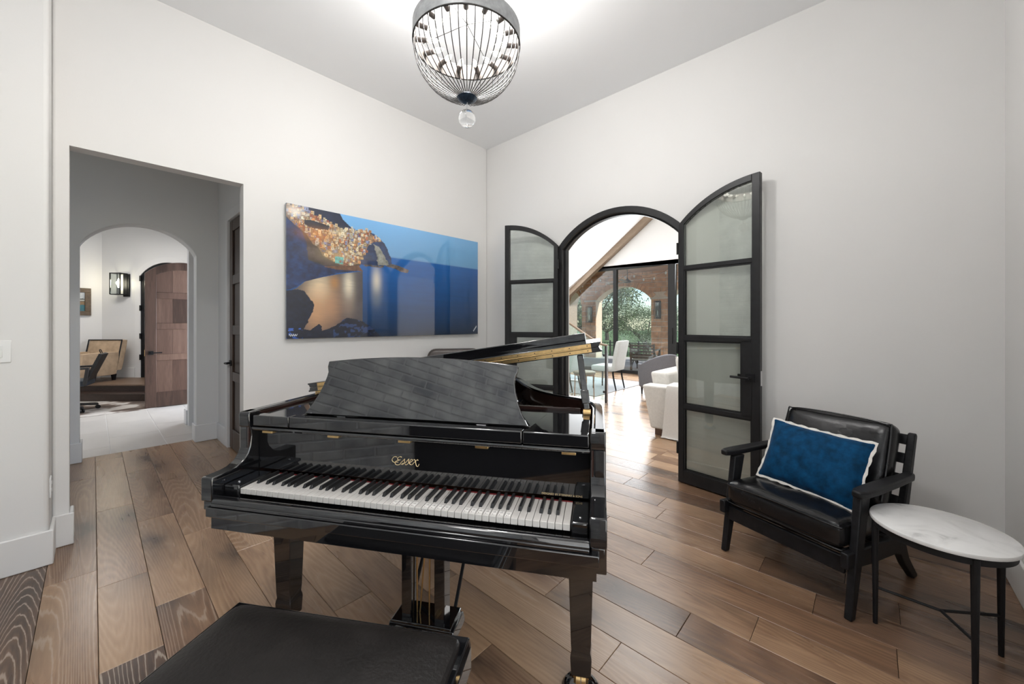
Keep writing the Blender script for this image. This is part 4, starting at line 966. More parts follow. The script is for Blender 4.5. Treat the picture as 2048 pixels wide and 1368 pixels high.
# prop stick with its brass knuckle
pb0, pb1 = Vector((.652, .445, 1.0)), Vector(lidp(1.372, .52, -.003))
pr = MB().beam(pb0, pb1, .026, .016, (0, 1, 0)).build('lid_prop', M_PIANO, pn_, bevel=.004)
mb = MB(); mb.beam(pb0 + (pb1 - pb0) * .1, pb0 + (pb1 - pb0) * .35, .034, .018, (0, 1, 0)); mb.build('prop_sleeve', M_PIANO, pr, bevel=.004)
mb = MB(); mb.tube([(.638, .430, .990), (.668, .430, .990)], .016, 16); mb.box(.639, .667, .42, .45, .96, .99); mb.build('prop_knuckle', M_BRASS, pr)
mb = MB(); mb.tube([(.637, .430, .990), (.634, .430, .990)], .008, 12); mb.build('knuckle_screw', M_DKWOOD, pr)
mb = MB(); mb.box(.60, .625, .60, .603, .935, .955); mb.build('rim_hook', M_BRASS, pn_)
# legs with castors
def leg(x, y, label=None):
    prof = [(.046, .655), (.046, .62), (.0445, .50), (.036, .19), (.034, .165), (.0375, .150), (.0385, .140), (.0355, .075)]
    V = []; F = []
    for w, z in prof: V += [(x - w, y - w, z), (x + w, y - w, z), (x + w, y + w, z), (x - w, y + w, z)]
    n = len(prof)
    for k in range(n - 1):
        for i in range(4): F.append((4 * k + i, 4 * k + (i + 1) % 4, 4 * k + 4 + (i + 1) % 4, 4 * k + 4 + i))
    F += [(3, 2, 1, 0), (4 * n - 4, 4 * n - 3, 4 * n - 2, 4 * n - 1)]
    lg = MB().add(V, F).build('leg', M_PIANO, pn_, bevel=.003)
    mb = MB(); mb.box(x - .028, x + .028, y - .028, y + .028, .066, .078)
    for s in (-.022, .022): mb.box(x + s - .004, x + s + .004, y - .024, y + .012, .040, .068)
    for s in (-.0095, .0095): mb.tube([(x + s - .008, y - .012, .0505), (x + s + .008, y - .012, .0505)], .029, 18)
    mb.build('castor', M_BRASS, lg); return lg
LEGS = [(.636, .262), (-.636, .262), (-.30, 1.22)]
for p in LEGS: leg(*p)
# pedal lyre
mb = MB(); mb.box(-.135, .135, .235, .37, .085, .125); mb.prism([(.225, .085), (.225, .10), (.235, .125), (.245, .14), (.36, .14), (.37, .125), (.38, .10), (.38, .085)], lambda u, v, d: (d, u, v), -.14, .14); mb.box(-.13, .13, .24, .365, .14, .152)
mb.build('lyre_box', M_PIANO, pn_, bevel=.004)
for x in (-.072, .072): MB().box(x - .022, x + .022, .262, .325, .150, .61).build('lyre_post', M_PIANO, pn_, bevel=.003)
MB().box(-.12, .12, .245, .345, .585, .605).build('lyre_top', M_PIANO, pn_)
for (x, x2) in ((-.03, .008), (.012, .016), (-.042, -.045)): MB().tube([(x, .30, .148), (x2, .30, .60)], .0035, 8).build('pedal_rod', M_BRASS, pn_)
for x in (-.06, 0, .06):
    MB().tube(smoothpath([(x, .26, .075), (x, .20, .078), (x, .13, .068), (x, .09, .060)], 4), .008, 8, r2=.013).build('pedal', M_BRASS, pn_)
MB().box(-.12, .12, .24, .36, .066, .086).build('lyre_foot', M_PIANO, pn_)
for x in (-.10, .10): MB().beam((x, .35, .12), (x, .75, .60), .012, .012).build('lyre_brace', M_BLKMETAL, pn_)
# castor cups under the legs
def p2w(x, y): return (PO[0] + x * math.cos(PANG) - y * math.sin(PANG), PO[1] + x * math.sin(PANG) + y * math.cos(PANG))
cups = ['round black castor cup under the right front piano leg', 'round black castor cup under the left front piano leg, behind the bench', 'round black castor cup under the tail of the piano']
cup0 = None
for p, lb in zip(LEGS, cups):
    w = p2w(p[0], p[1] - .012)
    if cup0 is None:
        cup0 = MB().lathe([(.070, .0), (.073, .006), (.071, .018), (.062, .029), (.054, .031), (.047, .027), (.043, .0205), (.0, .0202)], (0, 0, 0), 32, cap=False).build('castor_cup', M_PIANO, loc=(w[0], w[1], .0005)); o = cup0
    else: o = dup(cup0, loc=(w[0], w[1], .0005))
    tag(o, lb, 'castor cup', 'castor cups under the piano')

# ------------------------------------------------------------------ piano bench
bw_ = p2w(-.019, -.360)
bn = thing('piano_bench', 'black bench with a dark leather seat in front of the keyboard', 'bench', (bw_[0], bw_[1], 0), PANG + R(1.8))
BWX, BWY = .378, .175
MB().box(-BWX, BWX, -BWY, BWY, .40, .468).build('apron', M_PIANO, bn, bevel=.005)
MB().hexa([(-BWX, -BWY, .466), (BWX, -BWY, .466), (BWX, BWY, .466), (-BWX, BWY, .466)], [(-BWX + .004, -BWY + .004, .492), (BWX - .004, -BWY + .004, .492), (BWX - .004, BWY - .004, .492), (-BWX + .004, BWY - .004, .492)]).build('rim_moulding', M_PIANO, bn, bevel=.004)
rbox(BWX * 2 - .035, BWY * 2 - .035, .05, (0, 0, .485), .018, .010, 16, 10, 4).build('seat', M_BENCHL, bn, subd=1)
for (x, y) in ((-1, -1), (1, -1), (-1, 1), (1, 1)):
    cx, cy = x * (BWX - .04), y * (BWY - .04)
    MB().hexa([(cx - .018, cy - .018, 0), (cx + .018, cy - .018, 0), (cx + .018, cy + .018, 0), (cx - .018, cy + .018, 0)], [(cx - .03, cy - .03, .41), (cx + .03, cy - .03, .41), (cx + .03, cy + .03, .41), (cx - .03, cy + .03, .41)]).build('leg', M_PIANO, bn, bevel=.003)

# ------------------------------------------------------------------ chandelier
CX, CY = 1.468, 1.712
ch = thing('chandelier', 'grey metal ring chandelier with a dark wire basket and glass ball', 'chandelier', (CX, CY, 2.96))
CRR = .30
MB().add([], [])
n = 64; mb = MB(); V = []
for k in range(n):
    a = 2 * PI * k / n
    for (r_, z_) in ((CRR + .006, 0), (CRR + .006, .092), (CRR + .001, .092), (CRR + .001, 0)): V.append((r_ * math.cos(a), r_ * math.sin(a), z_))
F = [(4 * k + i, 4 * ((k + 1) % n) + i, 4 * ((k + 1) % n) + (i + 1) % 4, 4 * k + (i + 1) % 4) for k in range(n) for i in range(4)]
mb.add(V, F).build('ring_band', M_RINGM, ch)
mb = MB(); V = [(CRR * math.cos(2 * PI * k / n), CRR * math.sin(2 * PI * k / n), z_) for z_ in (.001, .091) for k in range(n)]; mb.add(V, [(k, (k + 1) % n, n + (k + 1) % n, n + k) for k in range(n)]).build('ring_inner_dark', pm('darkened_ring_inner', (.09, .075, .065), .7, nscale=30, namt=.2), ch)  # inner face added in a darker colour to offset the bulbs' glare
mb = MB(); mb.tube([((CRR + .004) * math.cos(2 * PI * k / 64), (CRR + .004) * math.sin(2 * PI * k / 64), 0) for k in range(64)], .0045, 6, closed=True); mb.build('ring_rod', M_WIRE, ch)
prof = [(CRR + .002, .0), (.297, -.055), (.281, -.115), (.250, -.170), (.203, -.222), (.140, -.264), (.075, -.290), (.035, -.298)]
wire0 = MB().tube(smoothpath([(r_, 0, z_) for r_, z_ in prof], 4), .0026, 6).build('wire', M_WIRE, ch)
for k in range(1, 44): dup(wire0, rotz=2 * PI * k / 44)
MB().lathe([(.018, -.325), (.045, -.312), (.058, -.298), (.050, -.288), (.0, -.284)], (0, 0, 0), 24).build('hub', M_HUB, ch)
MB().tube([(0, 0, -.325), (0, 0, -.365)], .006, 8).build('ball_cap', M_CHROME, ch)
s_ = MB(); s_.lathe([(.0015, -.050), (.012, -.0485), (.024, -.0439), (.034, -.0367), (.042, -.027), (.0475, -.0155), (.05, 0), (.0475, .0155), (.042, .027), (.034, .0367), (.024, .0439), (.012, .0485)], (0, 0, -.416), 28); s_.build('glass_ball', M_CRYSTAL, ch, angle=80)
# chain and canopy
ln0 = None; mb = MB(); mb.tube([(.006 * math.cos(2 * PI * k / 12), 0, .013 * math.sin(2 * PI * k / 12)) for k in range(12)], .0018, 5, closed=True)
for k in range(24):
    z = .12 + .0205 * k
    if ln0 is None: ln0 = mb.build('chain_link', M_WIRE, ch, loc=(0, 0, z))
    else: dup(ln0, loc=(0, 0, z), rotz=(PI / 2 if k % 2 else 0))
MB().tube([(0, 0, -.29), (0, 0, .115)], .0018, 6).build('stem', M_WIRE, ch)
MB().lathe([(.02, .595), (.065, .615), (.07, .64)], (0, 0, 0), 24).build('canopy', M_CHROME, ch)
for k in range(4):
    a = 2 * PI * k / 4 + .4; MB().tube([(CRR * math.cos(a), CRR * math.sin(a), .09), (0, 0, .13)], .0018, 6).build('hanger', M_WIRE, ch)
sk0 = None
for k in range(15):
    a = 2 * PI * (k + .5) / 15
    if sk0 is None:
        sk0 = MB().tube([(CRR - .002, 0, .047), (CRR - .072, 0, .041)], .0145, 12).build('lamp_socket', M_SOCK, ch, rotz=a)
        q = smoothpath([(CRR - .072, 0, .041), (CRR - .088, 0, .0395), (CRR - .105, 0, .038), (CRR - .126, 0, .036), (CRR - .142, 0, .035)], 3)
        mb = MB(); radii = [.009, .011, .0135, .0150, .0155, .0155, .0148, .0135, .011, .008, .0058, .0038, .0015]
        V = []
        for p, r_ in zip(q, radii):
            for j in range(10): V.append((p.x, p.y + r_ * math.cos(2 * PI * j / 10), p.z + r_ * math.sin(2 * PI * j / 10)))
        nn = len(q); F = [(i * 10 + j, i * 10 + (j + 1) % 10, (i + 1) * 10 + (j + 1) % 10, (i + 1) * 10 + j) for i in range(nn - 1) for j in range(10)]
        mb.add(V, F).build('bulb', M_BULB, sk0)
    else: dup(sk0, rotz=a)
lp = lamp('chandelier_light', 'POINT', (0, 0, .27), 76, (1, .98, .955), radius=.11); lp.parent = ch

# ------------------------------------------------------------------ lounge chair with pillow
ca = math.atan2(-.935, -.355)
lc = thing('lounge_chair', 'low black wood lounge chair with black leather cushions in the corner', 'chair', (2.468, .357, 0), ca)
for s in (-1, 1):
    # front leg leaning back, side rail, boomerang rear leg, arm
    mb = MB(); x = .305 * s
    mb.hexa([(x - .016, -.016, 0), (x + .016, -.016, 0), (x + .016, .022, 0), (x - .016, .022, 0)], [(x - .018, .075, .555), (x + .018, .075, .555), (x + .018, .165, .555), (x - .018, .165, .555)])
    mb.build('leg', M_DKWOOD, lc, bevel=.006)
    mb = MB(); x2 = .30 * s
    poly = [(-.035, .238), (-.035, .310), (.30, .285), (.48, .268), (.505, .30), (.60, .56), (.668, .765), (.690, .770), (.700, .755), (.64, .54), (.570, .30), (.565, .21), (.60, .13), (.70, .012), (.695, .0), (.655, .0), (.55, .10), (.50, .165), (.46, .185), (.20, .205)]
    mb.prism(poly[::-1], lambda u, v, d: (d, u, v), x2 - .016, x2 + .016); mb.build('side_frame', M_DKWOOD, lc, bevel=.006)
    mb = MB(); x = .325 * s
    arm = [(-.032, .06), (-.036, .15), (-.034, .35), (-.026, .55), (-.012, .60), (.012, .60), (.026, .55), (.034, .35), (.036, .15), (.032, .06), (.018, .015), (-.018, .015)]
    mb.prism([(u, v) for u, v in arm][::-1], lambda u, v, d: (x + u, v, d + .012 * (1 - (v - .05) / .55) - (.03 if False else 0)), .548, .580); mb.build('armrest', M_DKWOOD, lc, bevel=.010, seg=3)
MB().box(-.285, .285, .002, .026, .195, .275).build('front_rail', M_DKWOOD, lc, bevel=.005)
MB().box(-.285, .285, .50, .525, .19, .25).build('rear_rail', M_DKWOOD, lc, bevel=.005)
for k in range(4):
    MB().box(-.285, .285, .09 + .11 * k, .125 + .11 * k, .245, .262).build('seat_slat', M_DKWOOD, lc)
for k, (y, z) in enumerate(((.548, .42), (.588, .53), (.625, .635), (.662, .73))):
    MB().beam((-.285, y + .012, z), (.285, y + .012, z), .014, .055, (0, .35, 1)).build('back_slat', M_DKWOOD, lc, bevel=.004)
mb = rbox(.575, .54, .135, (0, 0, 0), .035, .022, 14, 14, 4); mb.xf(lambda x, y, z: (x, y + .245, z + .352 - y * .06 + .004 * math.sin(17 * x + 9 * y)))
sc_ = mb.build('seat_cushion', M_LEATHER, lc, subd=1)
def cushion_loop(z, ins=.0): return smoothpath([(-.262, -.018, z), (-.27, .0, z), (.0, -.028, z + .004), (.27, .0, z), (.262, -.018, z)], 4)
mb = MB()
for z in (.408, .305): mb.tube(smoothpath([(-.283, .20, z - .01), (-.280, .02, z), (-.25, -.018, z + .002), (0, -.026, z + .012), (.25, -.018, z + .002), (.280, .02, z), (.283, .20, z - .01)], 6), .0045, 6)
mb.build('seat_piping', M_LEATHER, sc_)
mb = rbox(.53, .125, .46, (0, 0, 0), .045, 0, 14, 4, 12)
bt = R(21)
def bkx(x, y, z):
    g = (1 - (x / .29) ** 2) * (1 - (z / .24) ** 2); y2 = y + math.copysign(.022 * g, y) + .004 * math.sin(13 * x + 8 * z)
    return (x + .012, .532 + y2 * math.cos(bt) + z * math.sin(bt), .60 + z * math.cos(bt) - y2 * math.sin(bt))
mb.xf(bkx); bc_ = mb.build('back_cushion', M_LEATHER, lc, subd=1)
mb = MB(); hp = [(-.257, -.056, -.19), (-.253, -.058, .17), (-.22, -.058, .212), (.0, -.062, .222), (.22, -.058, .212), (.253, -.058, .17), (.257, -.056, -.19)]
mb.tube(smoothpath([bkx(*p) for p in hp], 6), .0045, 6); mb.build('back_piping', M_LEATHER, bc_)
# blue velvet pillow leaning on the back
def pillow_pt(u, v, side):     # u, v in -1..1
    e = (1 - abs(u) ** 2.2) * (1 - abs(v) ** 2.2); th_ = .072 * max(0, e) ** .55
    cr = 1 - .05 * (1 - u * u) * (abs(v) ** 2); cu_ = 1 - .06 * (1 - v * v) * (u * u)
    return (u * .245 * cu_, side * th_, v * .175 * cr)
px, pz0, ptilt = .03, .603, R(24)
def pil_x(x, y, z):
    wr = .004 * math.sin(40 * x + 23 * z) * math.sin(31 * z - 12 * x); a = R(-2.5)
    x, z = x * math.cos(a) - z * math.sin(a), x * math.sin(a) + z * math.cos(a)
    y += wr * (1 if y < 0 else -1)
    return (x, y * math.cos(ptilt) + z * math.sin(ptilt), z * math.cos(ptilt) - y * math.sin(ptilt))
pw = lc.matrix_world
lx, ly = px, .255
pil = thing('velvet_pillow', 'deep blue velvet lumbar pillow with cream edging on the lounge chair', 'pillow', (2.468 + lx * math.cos(ca) - ly * math.sin(ca), .357 + lx * math.sin(ca) + ly * math.cos(ca), pz0), ca)
mb = MB(); NU, NV = 26, 20; V = []
for s in (-1, 1):
    for j in range(NV + 1):
        for i in range(NU + 1): V.append(pil_x(*pillow_pt(-1 + 2 * i / NU, -1 + 2 * j / NV, s)))
F = []; st_ = (NU + 1) * (NV + 1)
for s in (0, 1):
    for j in range(NV):
        for i in range(NU):
            a = s * st_ + j * (NU + 1) + i; q = (a, a + 1, a + NU + 2, a + NU + 1); F.append(q if s == 0 else q[::-1])
mb.add(V, F); cov = mb.build('cover', M_VELVET, pil, subd=1, angle=180)
mb = MB(); ring_pts = []
for i in range(NU): ring_pts.append((-1 + 2 * i / NU, -1))
for j in range(NV): ring_pts.append((1, -1 + 2 * j / NV))
for i in range(NU): ring_pts.append((1 - 2 * i / NU, 1))
for j in range(NV): ring_pts.append((-1, 1 - 2 * j / NV))
V = []; nR = len(ring_pts)
for q_, (u, v) in enumerate(ring_pts):
    x, y, z = pillow_pt(u, v, 1); w_ = .010 + .003 * math.sin(q_ * 1.9)
    k_ = math.hypot(u, v); dx = (u if abs(u) == 1 else 0) * w_; dz = (v if abs(v) == 1 else 0) * w_
    for (ax, ay) in ((-.3, -.003), (1, -.0022), (1, .0022), (-.3, .003)): V.append(pil_x(x + dx * ax, ay, z + dz * ax))
F = [(4 * i + k, 4 * ((i + 1) % nR) + k, 4 * ((i + 1) % nR) + (k + 1) % 4, 4 * i + (k + 1) % 4) for i in range(nR) for k in range(4)]
mb.add(V, F).build('flange', M_PIPING, cov)

# ------------------------------------------------------------------ marble side table
tb = thing('side_table', 'small round white marble table on thin black metal legs', 'table', (2.432, -.215, 0))
MB().lathe([(.0, .482), (.210, .482), (.218, .485), (.220, .492), (.218, .499), (.212, .502), (.0, .502)], (0, 0, 0), 56, cap=False).build('tabletop', M_MARBLE, tb)
MB().lathe([(.200, .455), (.206, .455), (.206, .482), (.200, .482), (.200, .455)], (0, 0, 0), 56, cap=False).build('apron_ring', M_BLKMETAL, tb)
LA = [(-.02, .20), (-.19, -.075), (.085, -.165)]
for (x, y) in LA:
    l_ = math.hypot(x, y); ux, uy = x / l_, y / l_
    MB().tube([(ux * .200, uy * .200, .478), (ux * .200, uy * .200, 0)], .0135, 10, r2=.0085).build('leg', M_BLKMETAL, tb)
for (x, y) in LA:
    l_ = math.hypot(x, y); ux, uy = x / l_, y / l_
    MB().tube([(-.035, -.0, .165), (ux * .199, uy * .199, .165)], .006, 8).build('stretcher', M_BLKMETAL, tb)

# ------------------------------------------------------------------ brown leather chair in the far corner
bl = thing('club_chair', 'dark brown leather club chair in the corner behind the piano', 'chair', (2.45, 3.03, 0), R(-45 + 8))
def rounded_back(w, z0, z1, r=.09, n=6):
    pts = [(-w / 2, z0)]
    for k in range(n + 1): a = PI - PI / 2 * k / n; pts.append((-w / 2 + r + r * math.cos(a), z1 - r + r * math.sin(a)))
    for k in range(n + 1): a = PI / 2 - PI / 2 * k / n; pts.append((w / 2 - r + r * math.cos(a), z1 - r + r * math.sin(a)))
    pts.append((w / 2, z0)); return pts
mb = MB(); mb.prism(rounded_back(.60, .18, 1.085)[::-1], lambda u, v, d: (u * (1 - .10 * max(0, v - .7)), d + (v - .4) * .16, v), .22, .36); mb.build('backrest', M_BROWNL, bl, bevel=.03, seg=4)
rbox(.56, .58, .16, (0, -.06, .40), .05, .02).build('seat_cushion', M_BROWNL, bl, subd=1)
rbox(.62, .60, .18, (0, -.05, .25), .03).build('seat_base', M_BROWNL, bl)
for s in (-.34, .34): rbox(.13, .66, .46, (s, -.03, .40), .05).build('armrest', M_BROWNL, bl, subd=1)
for (x, y) in ((-.3, -.3), (.3, -.3), (-.3, .25), (.3, .25)): MB().lathe([(.018, 0), (.028, .17)], (x, y, 0), 10).build('leg', M_DKWOOD, bl)

# ------------------------------------------------------------------ great room
GX = 10.0
def cz(y): return 2.40 + .756 * (6.65 - y)
ridge = 2.3
mb = MB()
for (ya, yb) in ((8.3, ridge), (ridge, -2.0)):
    za = cz(ya) if ya >= ridge else cz(ridge); zb = cz(yb) if yb >= ridge else cz(ridge) - .756 * (ridge - yb)
    mb.hexa([(XR + .15, ya, za), (GX + .2, ya, za), (GX + .2, yb, zb), (XR + .15, yb, zb)], [(XR + .15, ya, za + .15), (GX + .2, ya, za + .15), (GX + .2, yb, zb + .15), (XR + .15, yb, zb + .15)])
struct(mb.build('ceiling', M_CEIL), 'white vaulted ceiling of the great room', 'ceiling')
struct(MB().prism([(-2.0, 2.95), (7.4, 2.95), (7.4, 3.0), (ridge, cz(ridge) + .1), (-2.0, cz(ridge) - 3.0)], lambda u, v, d: (d, u, v), GX - .05, GX + .10).build('wall_gable', M_WALL), 'white gable wall above the tall glazing', 'wall')
struct(MB().box(XR + .15, GX, 8.2, 8.4, 0, 5).build('wall_great_left', M_WALL), 'great room side wall, out of sight at the left', 'wall')
struct(MB().box(XR + .15, GX, -2.0, -1.8, 0, 5).build('wall_great_right', M_WALL), 'great room side wall, out of sight behind the right door leaf', 'wall')
struct(MB().box(GX - .05, GX + .1, -2.0, .6, 0, 3.0).build('wall_great_end', M_WALL), 'great room end wall, out of sight at the right', 'wall')
ba, bb = Vector((GX - .16, 7.6, cz(7.6) - .06)), Vector((GX - .16, 2.4, cz(2.4) - .06))
struct(MB().beam(ba, bb, .20, .17, (1, 0, 0)).xf(lambda x, y, z: (x, y, z)).build('trim_3', M_BEAM, bevel=.006), 'pale timber rafter slanting under the great room ceiling', 'beam')
w2 = thing('window_2', 'tall black framed glazing between the great room and the patio', 'window', kind='structure')
MB().box(GX - .03, GX + .08, .6, 7.5, 2.87, 2.96).build('head_rail', M_STEEL, w2)
MB().box(GX - .05, GX + .10, .6, 7.5, -.01, .07).build('sill_rail', M_STEEL, w2)
for (a, b) in ((5.235, 5.335), (3.615, 3.80), (7.0, 7.08), (2.0, 2.08), (.6, .7)): MB().box(GX - .03, GX + .08, a, b, .07, 2.87).build('mullion', M_STEEL, w2)
for (a, b) in ((5.335, 7.0), (3.80, 5.235), (2.08, 3.615), (.7, 2.0)): MB().box(GX + .02, GX + .03, a, b, .07, 2.87).build('pane', M_GLASS_CLR, w2)
MB().box(GX - .06, GX - .03, 3.68, 3.71, .85, 1.25).build('pull_handle', M_STEEL, w2)

# glass balustrade
gr = thing('glass_railing', 'glass balustrade with a sloping wood handrail and steel end post', 'railing', (5.89, 3.274, 0))
mb = MB(); mb.box(-.022, .022, -.022, .022, 0, .985); mb.build('post', M_CHROME, gr, bevel=.003)
for (x0, x1) in ((-.028, -.022), (.022, .028)): MB().box(x0, x1, -.015, .015, .02, .98).build('post_cover', M_STEEL, gr)
MB().hexa([(-.006, .04, .06), (.006, .04, .06), (.006, .85, .06), (-.006, .85, .06)], [(-.006, .04, .955), (.006, .04, .955), (.006, .85, 1.42), (-.006, .85, 1.42)]).build('glass_panel', M_GLASS_RAIL, gr)
MB().hexa([(-.006, .87, .06), (.006, .87, .06), (.006, 1.9, .6), (-.006, 1.9, .6)], [(-.006, .87, 1.43), (.006, .87, 1.43), (.006, 1.9, 2.02), (-.006, 1.9, 2.02)]).build('glass_panel', M_GLASS_RAIL, gr)
mb = MB(); mb.beam((0, -.02, .985), (0, .16, 1.02), .05, .032); mb.beam((0, .15, 1.018), (0, 1.9, 2.03), .05, .032); mb.build('handrail', M_BEAM, gr, bevel=.006)
for z in (.18, .80): MB().box(-.016, .016, .018, .06, z, z + .04).build('glass_clamp', M_STEEL, gr, bevel=.003)

# sofa, its cushions and the throw
sf = thing('sofa', 'cream linen sofa seen end on beyond the arch', 'sofa', (4.66, 1.0, 0))
MB().hexa([(.0, .0, .075), (.20, .0, .075), (.20, .99, .075), (.0, .99, .075)], [(-.02, -.04, .60), (.22, -.04, .60), (.22, 1.09, .60), (-.02, 1.09, .60)]).build('armrest', M_SOFA, sf, bevel=.025, seg=4)
MB().hexa([(2.1, .0, .075), (2.30, .0, .075), (2.30, .99, .075), (2.1, .99, .075)], [(2.08, -.04, .60), (2.32, -.04, .60), (2.32, 1.09, .60), (2.08, 1.09, .60)]).build('armrest', M_SOFA, sf, bevel=.025, seg=4)
MB().box(.18, 2.12, .04, .98, .075, .32).build('base', M_SOFA, sf, bevel=.02)
MB().hexa([(.205, .80, .30), (2.095, .80, .30), (2.095, 1.0, .30), (.205, 1.0, .30)], [(.235, .88, .74), (2.065, .88, .74), (2.065, 1.10, .74), (.235, 1.10, .74)]).build('backrest', M_SOFA, sf, bevel=.04, seg=4)
for k in range(2): rbox(.93, .80, .17, (.68 + .94 * k, .42, .405), .05, .02).build('seat_cushion', M_SOFA, sf, subd=1)
for (x, y) in ((.02, .74), (.02, .08), (2.10, .74), (2.10, .08)): MB().box(x, x + .16, y, y + .20, 0, .075).build('foot', M_DOORW, sf)
def pillow(name, label, loc, size, rot, mat, th=.10):
    mb = MB(); n_ = 14; V = []
    for s in (-1, 1):
        for j in range(n_ + 1):
            for i in range(n_ + 1):
                u, v = -1 + 2 * i / n_, -1 + 2 * j / n_; e = max(0, (1 - abs(u) ** 2.5) * (1 - abs(v) ** 2.5)) ** .5
                V.append((u * size[0] / 2 * (1 - .05 * (1 - v * v) * u * u), s * th * e, v * size[1] / 2 * (1 - .05 * (1 - u * u) * v * v)))
    F = []; q = (n_ + 1) ** 2
    for s in (0, 1):
        for j in range(n_):
            for i in range(n_):
                a = s * q + j * (n_ + 1) + i; F.append((a, a + 1, a + n_ + 2, a + n_ + 1))
    bm_ = mb.add(V, F); o = bm_.build(name, mat, angle=180); o.location = loc; o.rotation_euler = rot
    return tag(o, label, 'pillow', 'cream sofa pillows')
pillow('sofa_pillow', 'cream pillow nearest the sofa back, above the arm', (5.17, 1.66, .735), (.46, .44), (R(-18), 0, R(-22)), M_SOFA, .10)
pillow('sofa_pillow', 'second cream pillow, half hidden by the right door leaf', (5.12, 1.30, .735), (.44, .42), (R(-14), 0, R(-60)), M_SOFA, .09)
# throw: a thick draped sheet over the sofa arm
tw = MB(); cols_, rows_ = 22, 26; V = []
path = [(4.85, .624), (4.79, .622), (4.70, .620), (4.632, .612), (4.622, .58), (4.618, .45), (4.618, .30), (4.612, .15), (4.60, .03), (4.585, .010)]
pp = smoothpath([(x, 0, z) for x, z in path], 3)
for i, p in enumerate(pp):
    for j in range(cols_ + 1):
        f = j / cols_; drop = max(0, i - 10) / 18; wv = .014 * drop * math.sin(f * 26 + .3 * i * .2)
        y = 1.30 + f * .50 + (f - .5) * -.06 * (1 - drop) + (.03 * drop if f > .9 else 0)
        V.append((p.x - .006 - abs(wv), y, p.z + .004))
m_ = cols_ + 1; nn = len(pp); off = len(V); V += [(x - .009 if z < .6 else x, y, z + .009 if z > .6 else z) for x, y, z in V]
F = []
for i in range(nn - 1):
    for j in range(cols_):
        a = i * m_ + j; F += [(a, a + 1, a + m_ + 1, a + m_), (off + a + m_, off + a + m_ + 1, off + a + 1, off + a)]
for i in range(nn - 1):
    for j in (0, cols_): a = i * m_ + j; F.append((a, a + m_, off + a + m_, off + a))
for j in range(cols_):
    for i in (0, nn - 1): a = i * m_ + j; F.append((a, a + 1, off + a + 1, off + a))
tag(tw.add(V, F).build('throw_blanket', M_THROW, angle=60), 'ivory knitted throw draped over the sofa arm to the floor', 'blanket')

# grey tub chair
gc = thing('tub_chair', 'grey upholstered tub chair behind the cream sofa', 'chair', (7.30, 2.98, 0), R(150))
V = []; F = []; n_ = 20
for k in range(n_ + 1):
    a = R(-115) + R(230) * k / n_; back = max(0, math.cos(a)); ht = .60 + .20 * back
    for (r_, z) in ((.34, .16), (.37, ht), (.31, ht), (.28, .16)): V.append((r_ * math.sin(a), r_ * math.cos(a), z))
for k in range(n_):
    for i in range(4): F.append((4 * k + i, 4 * k + 4 + i, 4 * k + 4 + (i + 1) % 4, 4 * k + (i + 1) % 4))
F += [(0, 1, 2, 3), (4 * n_ + 3, 4 * n_ + 2, 4 * n_ + 1, 4 * n_)]
MB().add(V, F).build('shell', M_GREYF, gc, bevel=.02, seg=3)
rbox(.52, .52, .16, (0, -.02, .40), .05, .02).build('seat_cushion', M_GREYF, gc)
MB().lathe([(.29, .14), (.30, .20), (.30, .33)], (0, 0, 0), 24).build('base', M_GREYF, gc)
for (x, y) in ((-.2, -.2), (.2, -.2), (-.2, .2), (.2, .2)): MB().lathe([(.014, 0), (.022, .16)], (x, y, 0), 8).build('leg', M_DKWOOD, gc)

# dining chairs, table, rug, stool
def dining_chair(loc, rz, label):
    t = thing('dining_chair', label, 'chair', loc, rz, 'pale dining chairs')
    rbox(.50, .50, .12, (0, 0, .43), .03, .01).build('seat', M_DINE, t)
    mb = rbox(.50, .09, .62, (0, 0, 0), .03, 0, 8, 3, 10)
    mb.xf(lambda x, y, z: (x * (1 + .06 * (z + .31)), y + .235 + .12 * (z + .31) + .10 * (z + .31) ** 2, z + .69)); mb.build('backrest', M_DINE, t)
    for sx_ in (-.21, .21):
        MB().tube(smoothpath([(sx_, .22, .42), (sx_, .235, .25), (sx_, .29, .0)], 4), .022, 8, r2=.014).build('leg', M_DKWOOD, t)
        MB().tube([(sx_, -.20, .42), (sx_, -.21, 0)], .022, 8, r2=.014).build('leg', M_DKWOOD, t)
    return t
dining_chair((7.33, 4.06, .0105), PI + R(4), 'pale high-backed dining chair turned away, right of the steel railing post')
dining_chair((6.55, 4.62, .0105), PI + R(10), 'pale dining chair seen through the glass of the balustrade')
dining_chair((7.4, 6.0, .0105), R(-4), 'pale dining chair on the far side of the table')
dt = thing('dining_table', 'white topped dining table behind the glass balustrade', 'table', (7.05, 5.15, .0105))
MB().box(-.95, .95, -.45, .45, .715, .75).build('tabletop', M_TRIM, dt, bevel=.008)
for x in (-.6, .6):
    mb = MB(); mb.beam((x, -.32, .02), (x, .32, .715), .07, .07, (1, 0, 0)); mb.beam((x, .32, .02), (x, -.32, .715), .07, .07, (1, 0, 0)); mb.box(x - .04, x + .04, -.36, .36, 0, .03); mb.build('trestle', M_TRIM, dt)
tag(MB().box(6.35, 8.6, 3.75, 6.6, .0006, .008).build('dining_rug', pm('grey_wool_rug', (.34, .35, .37), .95, nscale=30, namt=.12)), 'flat grey rug under the dining table', 'rug')
sl = thing('round_stool', 'round stool with a pale seat and thin copper legs by the railing', 'stool', (6.13, 3.86, 0))
MB().lathe([(.0, .44), (.195, .44), (.205, .452), (.205, .472), (.19, .485), (0, .49)], (0, 0, 0), 32, cap=False).build('seat', M_BEAM, sl)
MB().lathe([(.185, .415), (.19, .415), (.19, .44), (.185, .44)], (0, 0, 0), 32, cap=False).build('seat_ring', pm('copper', (.55, .33, .24), .3, 1.0), sl)
